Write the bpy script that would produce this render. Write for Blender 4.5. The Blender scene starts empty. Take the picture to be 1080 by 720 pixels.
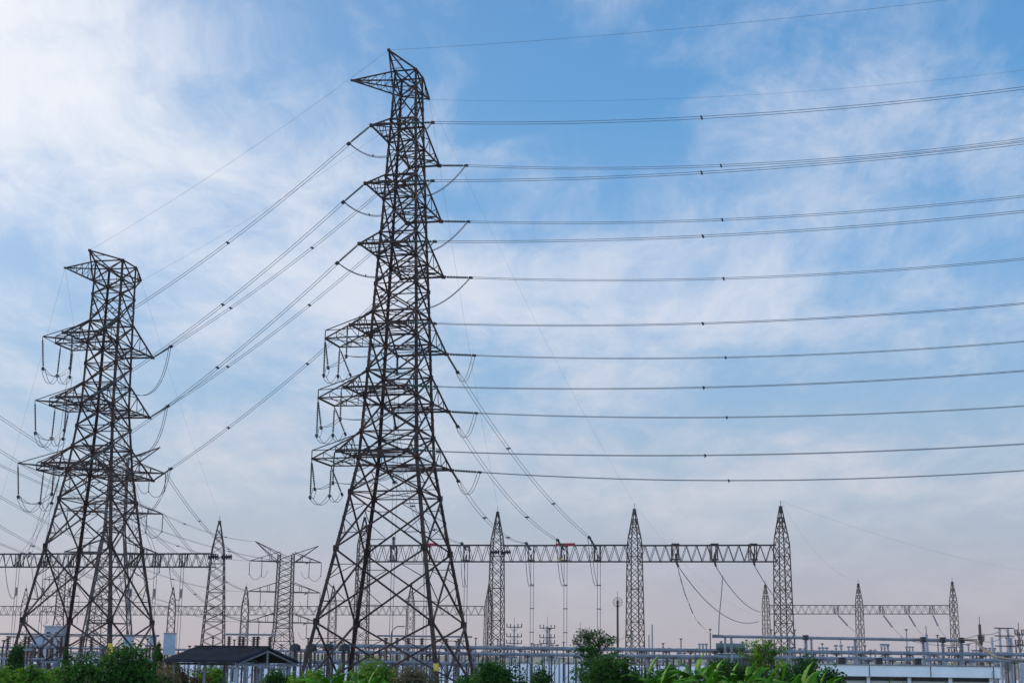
import bpy, math, random
from mathutils import Vector as V, Matrix, noise
random.seed(7)
SC = bpy.context.scene
COL = SC.collection
# ------------------------------------------------------------------ camera
CAM_Z = 4.0
FPX = 1500.0                      # focal length in pixels of the 1080 wide photo
PITCH = math.atan(331 / FPX)
ROLL = 0.013
_F = V((0, math.cos(PITCH), math.sin(PITCH)))
_R0 = V((1, 0, 0)); _U0 = _R0.cross(_F)
CR = _R0 * math.cos(ROLL) + _U0 * math.sin(ROLL)
CU = -_R0 * math.sin(ROLL) + _U0 * math.cos(ROLL)
cam_d = bpy.data.cameras.new("camera"); cam = bpy.data.objects.new("camera", cam_d); COL.objects.link(cam)
m = Matrix((CR, CU, -_F)).transposed().to_4x4(); m.translation = V((0, 0, CAM_Z)); cam.matrix_world = m
cam_d.sensor_width = 36; cam_d.lens = FPX / 1080 * 36; cam_d.clip_start = 0.5; cam_d.clip_end = 9000
SC.camera = cam
# ------------------------------------------------------------------ light
SUN_EL = math.radians(24); SUN_AZ = math.radians(-52)      # azimuth from +Y, negative = to the left
SUN_DIR = V((math.sin(SUN_AZ) * math.cos(SUN_EL), math.cos(SUN_AZ) * math.cos(SUN_EL), math.sin(SUN_EL)))
sd = bpy.data.lights.new("sun", 'SUN'); sd.energy = 3.6; sd.angle = math.radians(0.6); sd.color = (1, 0.86, 0.70)
so = bpy.data.objects.new("sun", sd); COL.objects.link(so)
so.rotation_euler = (-SUN_DIR).to_track_quat('-Z', 'Y').to_euler()
SC.view_settings.view_transform = 'Standard'; SC.view_settings.look = 'None'
SC.view_settings.exposure = 0.0; SC.view_settings.gamma = 1
SC.cycles.max_bounces = 5; SC.cycles.diffuse_bounces = 2; SC.cycles.transparent_max_bounces = 6
SC.cycles.volume_bounces = 0


def make_world():
    w = bpy.data.worlds.new("World"); SC.world = w; w.use_nodes = True
    nt = w.node_tree; N = nt.nodes; L = nt.links; N.clear()
    out = N.new('ShaderNodeOutputWorld'); bg = N.new('ShaderNodeBackground'); L.new(bg.outputs[0], out.inputs[0])
    sky = N.new('ShaderNodeTexSky'); sky.sky_type = 'NISHITA'; sky.sun_disc = False
    sky.sun_elevation = SUN_EL; sky.sun_rotation = SUN_AZ; sky.air_density = 1.0; sky.dust_density = 0.6; sky.ozone_density = 1.6

    def mth(op, a, b=None, c=None, clamp=False):
        n = N.new('ShaderNodeMath'); n.operation = op; n.use_clamp = clamp
        for i, v in enumerate((a, b, c)):
            if v is None: continue
            if isinstance(v, (int, float)): n.inputs[i].default_value = v
            else: L.new(v, n.inputs[i])
        return n.outputs[0]

    def mixc(f, a, b, mode='MIX'):
        n = N.new('ShaderNodeMix'); n.data_type = 'RGBA'; n.blend_type = mode
        if isinstance(f, (int, float)): n.inputs[0].default_value = f
        else: L.new(f, n.inputs[0])
        for i, v in ((6, a), (7, b)):
            if isinstance(v, tuple): n.inputs[i].default_value = (*v, 1)
            else: L.new(v, n.inputs[i])
        return n.outputs[2]
    tc = N.new('ShaderNodeTexCoord'); sp = N.new('ShaderNodeSeparateXYZ'); L.new(tc.outputs['Generated'], sp.inputs[0])
    x, y, z = sp.outputs
    hz = mth('SQRT', mth('ADD', mth('MULTIPLY', x, x), mth('MULTIPLY', y, y)))
    T = mth('DIVIDE', z, mth('MAXIMUM', hz, 0.02))             # tangent of the elevation
    A = mth('ARCTAN2', x, y)                                    # azimuth from +Y
    # clear air: the physical sky, evened out by a thin high veil that turns grey-mauve at the horizon
    ramp = N.new('ShaderNodeValToRGB'); L.new(mth('MULTIPLY', T, 2.0, clamp=True), ramp.inputs[0])
    cr = ramp.color_ramp
    stops = [(0.0, (0.455, 0.42, 0.49)), (0.10, (0.44, 0.44, 0.53)), (0.22, (0.42, 0.52, 0.65)), (0.36, (0.31, 0.50, 0.73)),
             (0.55, (0.22, 0.45, 0.77)), (0.80, (0.13, 0.365, 0.71)), (1.0, (0.11, 0.32, 0.66))]
    while len(cr.elements) < len(stops): cr.elements.new(0.5)
    for e, (p, c) in zip(cr.elements, stops): e.position = p; e.color = (*c, 1)
    skyc = mixc(1.0, sky.outputs[0], (0.10, 0.10, 0.10), 'MULTIPLY')
    base = mixc(0.88, skyc, ramp.outputs[0])
    # cirrus: domain-warped noise on a plane far overhead
    den = mth('ADD', mth('MAXIMUM', z, 0.0), 0.22)
    px = mth('DIVIDE', x, den); py = mth('DIVIDE', y, den)
    cb = N.new('ShaderNodeCombineXYZ'); L.new(px, cb.inputs[0]); L.new(py, cb.inputs[1])

    def nz(vec, scale, detail, rough, dist=0.0, off=(0, 0, 0), rot=0.0, scl=(1, 1, 1)):
        mp = N.new('ShaderNodeMapping'); L.new(vec, mp.inputs[0]); mp.inputs['Location'].default_value = off
        mp.inputs['Rotation'].default_value = (0, 0, rot); mp.inputs['Scale'].default_value = scl
        n = N.new('ShaderNodeTexNoise'); L.new(mp.outputs[0], n.inputs[0]); n.inputs['Scale'].default_value = scale
        n.inputs['Detail'].default_value = detail; n.inputs['Roughness'].default_value = rough; n.inputs['Distortion'].default_value = dist
        return n.outputs[0]
    warp = nz(cb.outputs[0], 2.2, 3, 0.5, off=(3.1, 0.4, 0))
    warp2 = nz(cb.outputs[0], 2.6, 3, 0.5, off=(9.1, 5.4, 0))
    cb2 = N.new('ShaderNodeCombineXYZ')
    L.new(mth('ADD', px, mth('MULTIPLY', mth('SUBTRACT', warp, 0.5), 0.22)), cb2.inputs[0])
    L.new(mth('ADD', py, mth('MULTIPLY', mth('SUBTRACT', warp2, 0.5), 0.30)), cb2.inputs[1])
    n1 = nz(cb2.outputs[0], 2.6, 12, 0.60, 0.0, (1.7, 2.3, 0), 0.30, (1.0, 0.85, 1))
    n2 = nz(cb2.outputs[0], 8.0, 12, 0.66, 0.0, (4.7, 8.3, 0), -0.55, (1.0, 0.42, 1))
    n3 = nz(cb.outputs[0], 1.5, 3, 0.5, 0.0, (7.2, 1.3, 0))
    # where the cloud banks stand in the sky: (azimuth, tan elevation, spread az, spread el, amount)
    banks = [(-0.37, 0.42, 0.15, 0.10, 0.50), (-0.25, 0.31, 0.10, 0.050, 0.30), (-0.13, 0.27, 0.12, 0.060, 0.24), (-0.02, 0.24, 0.14, 0.05, 0.24),
             (0.13, 0.27, 0.14, 0.045, 0.20), (0.28, 0.37, 0.09, 0.030, 0.04), (0.36, 0.33, 0.06, 0.02, 0.05), (0.10, 0.155, 0.3, 0.045, 0.10),
             (0.20, 0.44, 0.17, 0.04, -0.18), (0.02, 0.41, 0.11, 0.05, -0.30), (0.33, 0.27, 0.13, 0.03, -0.24), (-0.33, 0.26, 0.05, 0.016, -0.22),
             (-0.22, 0.19, 0.14, 0.03, -0.08), (-0.2, 0.16, 0.2, 0.04, 0.06)]
    s = None
    for a, t, sa, st, k in banks:
        da = mth('DIVIDE', mth('SUBTRACT', A, a), sa); dt = mth('DIVIDE', mth('SUBTRACT', T, t), st)
        r2 = mth('ADD', mth('MULTIPLY', da, da), mth('MULTIPLY', dt, dt))
        g = mth('MULTIPLY', mth('EXPONENT', mth('MULTIPLY', r2, -1.0)), k)
        s = g if s is None else mth('ADD', s, g)
    d = mth('ADD', mth('MULTIPLY', n1, 1.7), mth('MULTIPLY', n2, 1.15))
    d = mth('ADD', d, mth('MULTIPLY', n3, 0.5))
    d = mth('ADD', d, s)
    mr = N.new('ShaderNodeMapRange'); mr.interpolation_type = 'SMOOTHSTEP'; L.new(d, mr.inputs[0])
    mr.inputs[1].default_value = 1.42; mr.inputs[2].default_value = 2.28; mr.inputs[3].default_value = 0; mr.inputs[4].default_value = 1
    cloud = mth('MULTIPLY', mr.outputs[0], mth('MULTIPLY', mth('MINIMUM', mth('MULTIPLY', T, 9.0), 1.0), 0.84))
    # clouds are whitest near the sun, upper left
    nrm = N.new('ShaderNodeVectorMath'); nrm.operation = 'DOT_PRODUCT'; L.new(tc.outputs['Generated'], nrm.inputs[0])
    gd = V((math.sin(-0.42), math.cos(-0.42), 0.43)).normalized(); nrm.inputs[1].default_value = gd
    glow = mth('POWER', mth('MAXIMUM', nrm.outputs['Value'], 0.0), 40.0)
    cc = mixc(glow, (0.75, 0.78, 0.87), (1.0, 1.0, 1.02))
    low = mth('MULTIPLY', mth('SUBTRACT', 0.24, T), 4.5, clamp=True)
    cc = mixc(low, cc, (0.60, 0.58, 0.64))
    col = mixc(cloud, base, cc)
    col = mixc(mth('MULTIPLY', glow, 0.35), col, (0.9, 0.93, 1.0))
    # added fill: unseen sky behind the viewer and overhead brightened to light facades, foliage
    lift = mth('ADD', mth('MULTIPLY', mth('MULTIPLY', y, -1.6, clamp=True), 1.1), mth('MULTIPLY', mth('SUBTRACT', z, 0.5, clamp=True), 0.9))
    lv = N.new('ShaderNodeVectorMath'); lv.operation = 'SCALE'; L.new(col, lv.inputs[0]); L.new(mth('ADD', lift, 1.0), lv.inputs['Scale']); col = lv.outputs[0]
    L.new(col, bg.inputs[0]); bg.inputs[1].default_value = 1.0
    return w


make_world()

# ------------------------------------------------------------------ pixel helpers (1080x720 pixels of the photo)
O = V((0, 0, CAM_Z))


def ray(px, py): return (_F * FPX + CR * (px - 540) - CU * (py - 360)).normalized()
def at(px, py, Y): d = ray(px, py); return O + d * (Y / d.y)
def at_z(px, py, z): d = ray(px, py); return O + d * ((z - CAM_Z) / d.z)


def on_plane(px, py, P, h):           # vertical plane through P containing horizontal direction h
    n = V((-h.y, h.x, 0)); d = ray(px, py); return O + d * ((P - O).dot(n) / d.dot(n))


# ------------------------------------------------------------------ materials
def mat(name, col, rough=0.6, metal=0.0, var=0.25, scale=1.5, col2=None, transl=0.0, spec=0.4, bump=0.0):
    M = bpy.data.materials.new(name); M.use_nodes = True; nt = M.node_tree; N = nt.nodes; L = nt.links
    b = N['Principled BSDF']; b.inputs['Roughness'].default_value = rough; b.inputs['Metallic'].default_value = metal
    b.inputs['Specular IOR Level'].default_value = spec
    tc = N.new('ShaderNodeTexCoord'); nz = N.new('ShaderNodeTexNoise'); L.new(tc.outputs['Object'], nz.inputs[0])
    nz.inputs['Scale'].default_value = scale; nz.inputs['Detail'].default_value = 5; nz.inputs['Roughness'].default_value = 0.65
    rp = N.new('ShaderNodeValToRGB'); L.new(nz.outputs[0], rp.inputs[0])
    c2 = col2 or tuple(c * (1 + var) for c in col); c1 = tuple(c * (1 - var) for c in col)
    rp.color_ramp.elements[0].position = 0.36; rp.color_ramp.elements[1].position = 0.64
    rp.color_ramp.elements[0].color = (*c1, 1); rp.color_ramp.elements[1].color = (*c2, 1)
    L.new(rp.outputs[0], b.inputs['Base Color'])
    if bump:
        bp = N.new('ShaderNodeBump'); bp.inputs['Strength'].default_value = bump; L.new(nz.outputs[0], bp.inputs['Height']); L.new(bp.outputs[0], b.inputs['Normal'])
    if transl:
        t = N.new('ShaderNodeBsdfTranslucent'); L.new(rp.outputs[0], t.inputs[0]); mx = N.new('ShaderNodeMixShader'); mx.inputs[0].default_value = transl
        L.new(b.outputs[0], mx.inputs[1]); L.new(t.outputs[0], mx.inputs[2]); L.new(mx.outputs[0], N['Material Output'].inputs[0])
    return M


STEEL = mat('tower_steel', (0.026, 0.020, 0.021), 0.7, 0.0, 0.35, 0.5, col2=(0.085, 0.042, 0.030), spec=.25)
GALV = mat('galvanised_steel', (0.060, 0.052, 0.052), 0.65, 0.1, 0.3, 0.5, col2=(0.10, 0.068, 0.055), spec=.25)
GALVL = mat('pale_steel', (0.17, 0.18, 0.20), 0.55, 0.3, 0.25, 0.6)
CABLE = mat('aluminium_cable', (0.13, 0.13, 0.15), 0.5, 0.4, 0.1)
GLASS = mat('green_glass_insulator', (0.06, 0.09, 0.08), 0.6, 0.0, 0.2, 3, spec=.2)
PORC = mat('brown_porcelain', (0.07, 0.035, 0.03), 0.3, 0.0, 0.3, 3)
GPORC = mat('grey_porcelain', (0.20, 0.21, 0.23), 0.35, 0.0, 0.2, 3)
DARK = mat('dark_fitting', (0.03, 0.03, 0.035), 0.5, 0.3, 0.2)
YEL = mat('yellow_paint', (0.62, 0.42, 0.02), 0.5, 0, 0.15)
RED = mat('red_paint', (0.35, 0.03, 0.035), 0.5, 0, 0.2)
WHITE = mat('white_render', (0.82, 0.80, 0.78), 0.8, 0, 0.05, 0.6)
CREAM = mat('cream_shutter', (0.50, 0.48, 0.42), 0.7, 0, 0.06, 1.5)
PBLUE = mat('pale_blue_paint', (0.33, 0.39, 0.44), 0.6, 0, 0.12, 1.0)
ROOF = mat('dark_sheet_roof', (0.018, 0.023, 0.034), 0.8, 0.0, 0.3, 1.2, spec=.15)
CONC = mat('concrete', (0.30, 0.30, 0.31), 0.85, 0, 0.15, 1.0)
TRANSF = mat('grey_tank_paint', (0.09, 0.11, 0.105), 0.6, 0.0, 0.2, 1.0)
BARK = mat('bark', (0.08, 0.06, 0.045), 0.9, 0, 0.3, 5)
LEAF_D = mat('dark_green_leaf', (0.018, 0.075, 0.010), 0.75, 0, 0.5, 1.3, col2=(0.045, 0.14, 0.014), transl=0.35, spec=.15)
LEAF_M = mat('mid_green_leaf', (0.07, 0.19, 0.012), 0.7, 0, 0.5, 1.3, col2=(0.17, 0.34, 0.02), transl=0.4, spec=.2)
LEAF_B = mat('banana_leaf', (0.07, 0.25, 0.012), 0.6, 0, 0.4, 0.9, col2=(0.17, 0.42, 0.02), transl=0.5, spec=.2)
LEAF_Y = mat('dry_brush_leaf', (0.10, 0.10, 0.03), 0.7, 0, 0.45, 1.1, col2=(0.17, 0.13, 0.05), transl=0.3)
STALK = mat('banana_stem', (0.10, 0.13, 0.04), 0.6, 0, 0.3, 3)


# ------------------------------------------------------------------ mesh builder
class MB:
    def __init__(s): s.v = []; s.f = []

    def _frame(s, a, b):
        d = (b - a)
        if d.length < 1e-6: return None
        d = d.normalized(); up = V((0, 0, 1)) if abs(d.z) < 0.9 else V((1, 0, 0)); x = d.cross(up).normalized(); y = x.cross(d)
        return d, x, y

    def bar(s, a, b, w, h=None):
        a = V(a); b = V(b); fr = s._frame(a, b)
        if not fr: return
        d, x, y = fr; h = h or w; i = len(s.v)
        for p in (a, b):
            for sx, sy in ((-1, -1), (1, -1), (1, 1), (-1, 1)): s.v.append(p + x * sx * w / 2 + y * sy * h / 2)
        s.f += [(i, i + 1, i + 5, i + 4), (i + 1, i + 2, i + 6, i + 5), (i + 2, i + 3, i + 7, i + 6), (i + 3, i, i + 4, i + 7), (i + 3, i + 2, i + 1, i), (i + 4, i + 5, i + 6, i + 7)]

    def angle(s, a, b, w, ux, uy, t=None):       # rolled L-section whose flanges run along ux and uy
        a = V(a); b = V(b); t = t or w * 0.22; i = len(s.v)
        prof = [(0, 0), (w, 0), (w, t), (t, t), (t, w), (0, w)]
        for p in (a, b):
            for q, r in prof: s.v.append(p + ux * q + uy * r)
        for k in range(6): s.f.append((i + k, i + (k + 1) % 6, i + 6 + (k + 1) % 6, i + 6 + k))
        s.f += [tuple(i + k for k in range(5, -1, -1)), tuple(i + 6 + k for k in range(6))]

    def cyl(s, a, b, r, n=8, r2=None, cap=True):
        a = V(a); b = V(b); fr = s._frame(a, b)
        if not fr: return
        d, x, y = fr; r2 = r if r2 is None else r2; i = len(s.v)
        for p, q in ((a, r), (b, r2)):
            for k in range(n):
                t = 2 * math.pi * k / n; s.v.append(p + x * math.cos(t) * q + y * math.sin(t) * q)
        for k in range(n): s.f.append((i + k, i + (k + 1) % n, i + n + (k + 1) % n, i + n + k))
        if cap: s.f += [tuple(i + k for k in range(n - 1, -1, -1)), tuple(i + n + k for k in range(n))]

    def tube(s, pts, r, n=5):
        pts = [V(p) for p in pts]; i = len(s.v); m = len(pts)
        for j, p in enumerate(pts):
            a = pts[max(j - 1, 0)]; b = pts[min(j + 1, m - 1)]; fr = s._frame(a, b); d, x, y = fr
            rr = r[j] if isinstance(r, (list, tuple)) else r
            for k in range(n): t = 2 * math.pi * k / n; s.v.append(p + x * math.cos(t) * rr + y * math.sin(t) * rr)
        for j in range(m - 1):
            for k in range(n): s.f.append((i + j * n + k, i + j * n + (k + 1) % n, i + (j + 1) * n + (k + 1) % n, i + (j + 1) * n + k))
        s.f += [tuple(i + k for k in range(n - 1, -1, -1)), tuple(i + (m - 1) * n + k for k in range(n))]

    def box(s, c, sx, sy, sz, rz=0.0):           # c = centre of the bottom face
        c = V(c); i = len(s.v); cs, sn = math.cos(rz), math.sin(rz)
        for z in (0, sz):
            for x, y in ((-sx / 2, -sy / 2), (sx / 2, -sy / 2), (sx / 2, sy / 2), (-sx / 2, sy / 2)): s.v.append(c + V((x * cs - y * sn, x * sn + y * cs, z)))
        s.f += [(i + 3, i + 2, i + 1, i), (i + 4, i + 5, i + 6, i + 7), (i, i + 1, i + 5, i + 4), (i + 1, i + 2, i + 6, i + 5), (i + 2, i + 3, i + 7, i + 6), (i + 3, i, i + 4, i + 7)]

    def insul(s, a, b, r, n=8, pitch=0.17):      # ribbed insulator
        a = V(a); b = V(b); L = (b - a).length; k = max(3, int(L / pitch)); pts = []; rs = []
        for j in range(k):
            for q, rr in ((0.05, 0.45), (0.30, 1.0), (0.55, 0.95), (0.75, 0.45)):
                pts.append(a.lerp(b, (j + q) / k)); rs.append(r * rr)
        s.tube(pts, rs, n)

    def build(s, name, M, parent=None, smooth=False):
        me = bpy.data.meshes.new(name); org = V(parent.location) if parent is not None and parent.type == 'EMPTY' else V((0, 0, 0))
        if parent is not None and parent.get('_o'): org = V(parent['_o'])
        me.from_pydata([tuple(p - org) for p in s.v], [], s.f); me.materials.append(M); me.update()
        if smooth: me.polygons.foreach_set('use_smooth', [True] * len(me.polygons))
        o = bpy.data.objects.new(name, me); COL.objects.link(o)
        if parent is not None:
            o.parent = parent; o['_o'] = tuple(org)
        return o


def tag(o, label, cat=None, group=None, kind=None):
    if label: o['label'] = label
    if cat: o['category'] = cat
    if group: o['group'] = group
    if kind: o['kind'] = kind
    return o


def empty(name, loc, label, cat, group=None):
    o = bpy.data.objects.new(name, None); COL.objects.link(o); o.location = loc; o.empty_display_size = 0.5; o['_o'] = tuple(loc)
    return tag(o, label, cat, group)


def sag(a, b, s, n=20):
    a = V(a); b = V(b); return [a.lerp(b, k / n) - V((0, 0, 4 * s * (k / n) * (1 - k / n))) for k in range(n + 1)]


def interp(prof, z):
    for (z0, w0), (z1, w1) in zip(prof, prof[1:]):
        if z <= z1: return w0 + (w1 - w0) * (z - z0) / (z1 - z0)
    return prof[-1][1]


# ------------------------------------------------------------------ the setting: ground
def ground():
    M = bpy.data.materials.new('ground_soil_gravel'); M.use_nodes = True; nt = M.node_tree; N = nt.nodes; L = nt.links; b = N['Principled BSDF']
    tc = N.new('ShaderNodeTexCoord'); n1 = N.new('ShaderNodeTexNoise'); n1.inputs['Scale'].default_value = 0.05; n1.inputs['Detail'].default_value = 10; n1.inputs['Roughness'].default_value = 0.7
    L.new(tc.outputs['Object'], n1.inputs[0]); rp = N.new('ShaderNodeValToRGB'); L.new(n1.outputs[0], rp.inputs[0])
    rp.color_ramp.elements[0].position = 0.42; rp.color_ramp.elements[1].position = 0.56
    rp.color_ramp.elements[0].color = (0.07, 0.09, 0.035, 1); rp.color_ramp.elements[1].color = (0.17, 0.15, 0.11, 1)
    L.new(rp.outputs[0], b.inputs['Base Color']); b.inputs['Roughness'].default_value = 0.95
    mb = MB(); nx = 40
    for j in range(nx + 1):
        for i in range(nx + 1): mb.v.append(V((-2500 + 5000 * i / nx, -500 + 6000 * j / nx, 0)))
    for j in range(nx):
        for i in range(nx): k = j * (nx + 1) + i; mb.f.append((k, k + 1, k + nx + 2, k + nx + 1))
    tag(mb.build('ground', M), 'flat ground of soil and rough grass under the substation', kind='structure')
    G = mat('gravel', (0.42, 0.43, 0.45), 0.9, 0, 0.18, 0.3)
    g = MB(); g.v = [V((-150, 150, 0.004 + 0.02)), V((230, 150, 0.024)), V((230, 330, 0.024)), V((-150, 330, 0.024))]; g.f = [(0, 1, 2, 3)]
    tag(g.build('gravel_yard', G), 'pale gravel yard under the switchgear', kind='structure')


ground()


# ------------------------------------------------------------------ big lattice towers
def xpanel(mb, a0, b0, a1, b1, w, w2=0.0, gus=0.0):
    """X bracing between two legs (a: left, b: right), 0 bottom and 1 top; w2 adds redundant members"""
    mb.bar(a0, b1, w); mb.bar(b0, a1, w)
    if w2:
        # crossing point of the diagonals
        wa = (b0 - a0).length; wb = (b1 - a1).length; t = wa / (wa + wb); X = a0.lerp(b1, t)
        for s0, s1 in ((a0, a1), (b0, b1)):
            m = s0.lerp(s1, t)
            lo = s0.lerp(X, 0.5); hi = X.lerp(s1, 0.5)
            ml = s0.lerp(s1, t * 0.5); mh = s0.lerp(s1, t + (1 - t) * 0.5)
            mb.bar(lo, ml, w2); mb.bar(hi, mh, w2); mb.bar(lo, m, w2); mb.bar(hi, m, w2)
    if gus:
        for p, q in ((a0, b0), (b0, a0), (a1, b1), (b1, a1)):
            d = (q - p).normalized(); mb.bar(p - d * gus * .2, p + d * gus * .8, 0.05, gus)


class Tower:
    def __init__(s, name, C, yaw, prof, label, group):
        s.C = V(C); s.v_ = V((math.cos(yaw), math.sin(yaw), 0)); s.u_ = V((s.v_.y, -s.v_.x, 0)); s.prof = prof
        s.root = empty(name, C, label, 'transmission tower', group)

    def P(s, a, b, z): return s.C + s.u_ * a + s.v_ * b + V((0, 0, z))
    def leg(s, sa, sb, z): w = interp(s.prof, z); return s.P(sa * w, sb * w, z)


def body(T, nodes, lw, dw, rw):
    u, v = T.u_, T.v_
    names = {(-1, -1): None, (-1, 1): None, (1, -1): None, (1, 1): None}
    for (sa, sb) in names:
        mb = MB()
        for (z0, _), (z1, _) in zip(T.prof, T.prof[1:]):
            f = 1 - z0 / T.prof[-1][0]; w = lw[1] + (lw[0] - lw[1]) * f
            mb.angle(T.leg(sa, sb, z0), T.leg(sa, sb, z1 + 0.02), w, u * -sa, v * -sb)
        ft = MB(); p = T.leg(sa, sb, 0)
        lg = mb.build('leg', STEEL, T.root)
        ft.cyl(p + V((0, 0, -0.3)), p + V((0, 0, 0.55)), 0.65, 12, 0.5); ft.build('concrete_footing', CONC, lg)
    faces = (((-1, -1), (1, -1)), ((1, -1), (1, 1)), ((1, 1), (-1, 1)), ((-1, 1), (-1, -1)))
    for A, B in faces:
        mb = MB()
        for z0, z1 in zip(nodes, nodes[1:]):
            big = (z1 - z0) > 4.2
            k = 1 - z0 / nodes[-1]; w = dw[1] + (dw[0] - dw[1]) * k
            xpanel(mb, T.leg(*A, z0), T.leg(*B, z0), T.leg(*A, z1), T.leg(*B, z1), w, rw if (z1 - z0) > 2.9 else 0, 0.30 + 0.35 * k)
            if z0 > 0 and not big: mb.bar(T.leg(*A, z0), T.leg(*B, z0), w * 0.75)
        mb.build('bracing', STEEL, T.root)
    for z in nodes[3::2]:
        mb = MB(); c = [T.leg(-1, -1, z), T.leg(1, -1, z), T.leg(1, 1, z), T.leg(-1, 1, z)]
        mb.bar(c[0], c[2], rw); mb.bar(c[1], c[3], rw)
        mb.build('diaphragm', STEEL, T.root)


def crossarm(T, z, L, e, side, hd=2.7, w1=0.15, w2=0.075):
    """arm along v*side, body width at the root, beam of half-width e at the tip"""
    mb = MB(); wz = interp(T.prof, z); wt = interp(T.prof, z + hd)
    tips = [T.P(-e, side * L, z), T.P(e, side * L, z)]
    ro = [T.P(-wz, side * wz, z), T.P(wz, side * wz, z)]; rt = [T.P(-wt, side * wt, z + hd), T.P(wt, side * wt, z + hd)]
    for k in (0, 1): mb.bar(ro[k], tips[k], w1); mb.bar(rt[k], tips[k], w1)
    mb.bar(tips[0], tips[1], w1 * 1.1, w1 * 1.3); mb.bar(ro[0], ro[1], w1); mb.bar(rt[0], rt[1], w1 * .8)
    n = 2
    for k in (0, 1):                                  # side faces
        for j in range(1, n + 1):
            f = j / (n + 1); g = (j - 1) / (n + 1)
            lo = ro[k].lerp(tips[k], f); hi = rt[k].lerp(tips[k], f); lo0 = ro[k].lerp(tips[k], g)
            mb.bar(lo, hi, w2); mb.bar(lo0, hi, w2)
    for j in range(0, n + 1):                            # bottom and top faces
        f = j / (n + 1); g = (j + 1) / (n + 1)
        a0 = ro[0].lerp(tips[0], f); b0 = ro[1].lerp(tips[1], f); a1 = ro[0].lerp(tips[0], g); b1 = ro[1].lerp(tips[1], g)
        (mb.bar(a0, b1, w2 * 1.2) if j % 2 else mb.bar(b0, a1, w2 * 1.2)); mb.bar(a1, b1, w2)
        if j % 2 == 0: mb.bar(rt[0].lerp(tips[0], f), rt[1].lerp(tips[1], g), w2)
    for t in tips: mb.box(t - V((0, 0, 0.17)), 0.42, 0.42, 0.3, 0.3)
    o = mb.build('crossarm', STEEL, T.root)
    return o, tips


def outrigger(T, z, E, hv, hd=2.5, A=None):
    mb = MB(); wz = interp(T.prof, z); wt = interp(T.prof, z + hd); w1, w2 = 0.12, 0.065
    B = T.P(-E, -hv, z); C = T.P(-E, hv, z); r = [T.P(-wz, -wz, z), T.P(-wz, wz, z)]; t = [T.P(-wt, -wt, z + hd), T.P(-wt, wt, z + hd)]
    mb.bar(B, C, 0.16); mb.bar(r[0], B, w1); mb.bar(r[1], C, w1); mb.bar(t[0], B, w1); mb.bar(t[1], C, w1); mb.bar(r[0], C, w2); mb.bar(r[1], B, w2)
    Bt = B + V((0, 0, 0.85)); mb.bar(B, Bt, 0.09); mb.bar(Bt, t[0], 0.08); mb.bar(Bt, T.P(-wz, -wz, z + .9), 0.07)
    for j in (1, 2, 3):
        f = j / 4
        mb.bar(r[0].lerp(B, f), r[1].lerp(C, f), w2)
        for k, q in ((0, B), (1, C)): mb.bar(r[k].lerp(q, f), t[k].lerp(q, f), w2); mb.bar(r[k].lerp(q, f - .25), t[k].lerp(q, f), w2)
    if A is not None:
        mb.bar(A, T.P(-wz, -wz, z), 0.13); mb.bar(A, T.P(-wz, -wz * 1.9, z), 0.09); mb.bar(A, t[0], 0.09); mb.bar(A, B, 0.06)
    return mb.build('outrigger', STEEL, T.root), B, C


def string_unit(parent, a, b, r=0.15, Mi=None, yoke=True, double=False):
    """insulator string from a to b, a sub-part of the arm that carries it"""
    d = (b - a).normalized(); mb = MB()
    off = d.cross(V((0, 0, 1))); off = off.normalized() * 0.16 if double and off.length > 0.05 else V((0, 0, 0))
    for sg in ((-1, 1) if double else (0,)):
        mb.insul(a + d * 0.35 + off * sg, b - d * 0.25 + off * sg, r * .85)
    mb.bar(a, a + d * 0.4, 0.07); mb.bar(b - d * 0.3, b + d * .25, 0.07)
    nf = len(mb.f)
    if yoke: mb.bar(b - d * .12, b + d * .25, 0.34, 0.22)
    o = mb.build('insulator_string', Mi or GLASS, parent); o.data.materials.append(DARK)
    for k in range(nf - 12, len(mb.f)): o.data.polygons[k].material_index = 1
    return o


def power_line(name, pts, label, cat='power line', group=None, r=0.026, gap=0.42, spacers=(), twin=True):
    """conductor bundle: an Empty with its wires and spacers, or a single wire mesh"""
    if not twin:
        mb = MB(); mb.tube(pts, r, 5); return tag(mb.build(name, CABLE), label, cat, group)
    root = empty(name, pts[0], label, cat, group)
    n = len(pts); off = []
    for k in range(n):
        d = (pts[min(k + 1, n - 1)] - pts[max(k - 1, 0)]); h = V((d.y, -d.x, 0)); off.append((h.normalized() if h.length > 1e-5 else V((1, 0, 0))) * gap / 2)
    for sg in (-1, 1):
        mb = MB(); mb.tube([p + o * sg for p, o in zip(pts, off)], r, 5); mb.build('wire', CABLE, root)
    for i in spacers:
        mb = MB(); p = pts[i]; mb.bar(p - off[i] * 1.3, p + off[i] * 1.3, 0.12, 0.14); mb.bar(p + V((0, 0, 0.12)), p - V((0, 0, 0.2)), 0.10); mb.build('spacer', DARK, root)
    return root


LV = ('topmost', 'second highest', 'third highest', 'fourth highest', 'fifth highest', 'lowest')

# ---- tall tower (in front)
Y1 = 145.0
C1 = V((-11.61, Y1, 0)); yaw1 = 1.338


def ctr_z(x, y, Y): return at(x, y, Y).z


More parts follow.
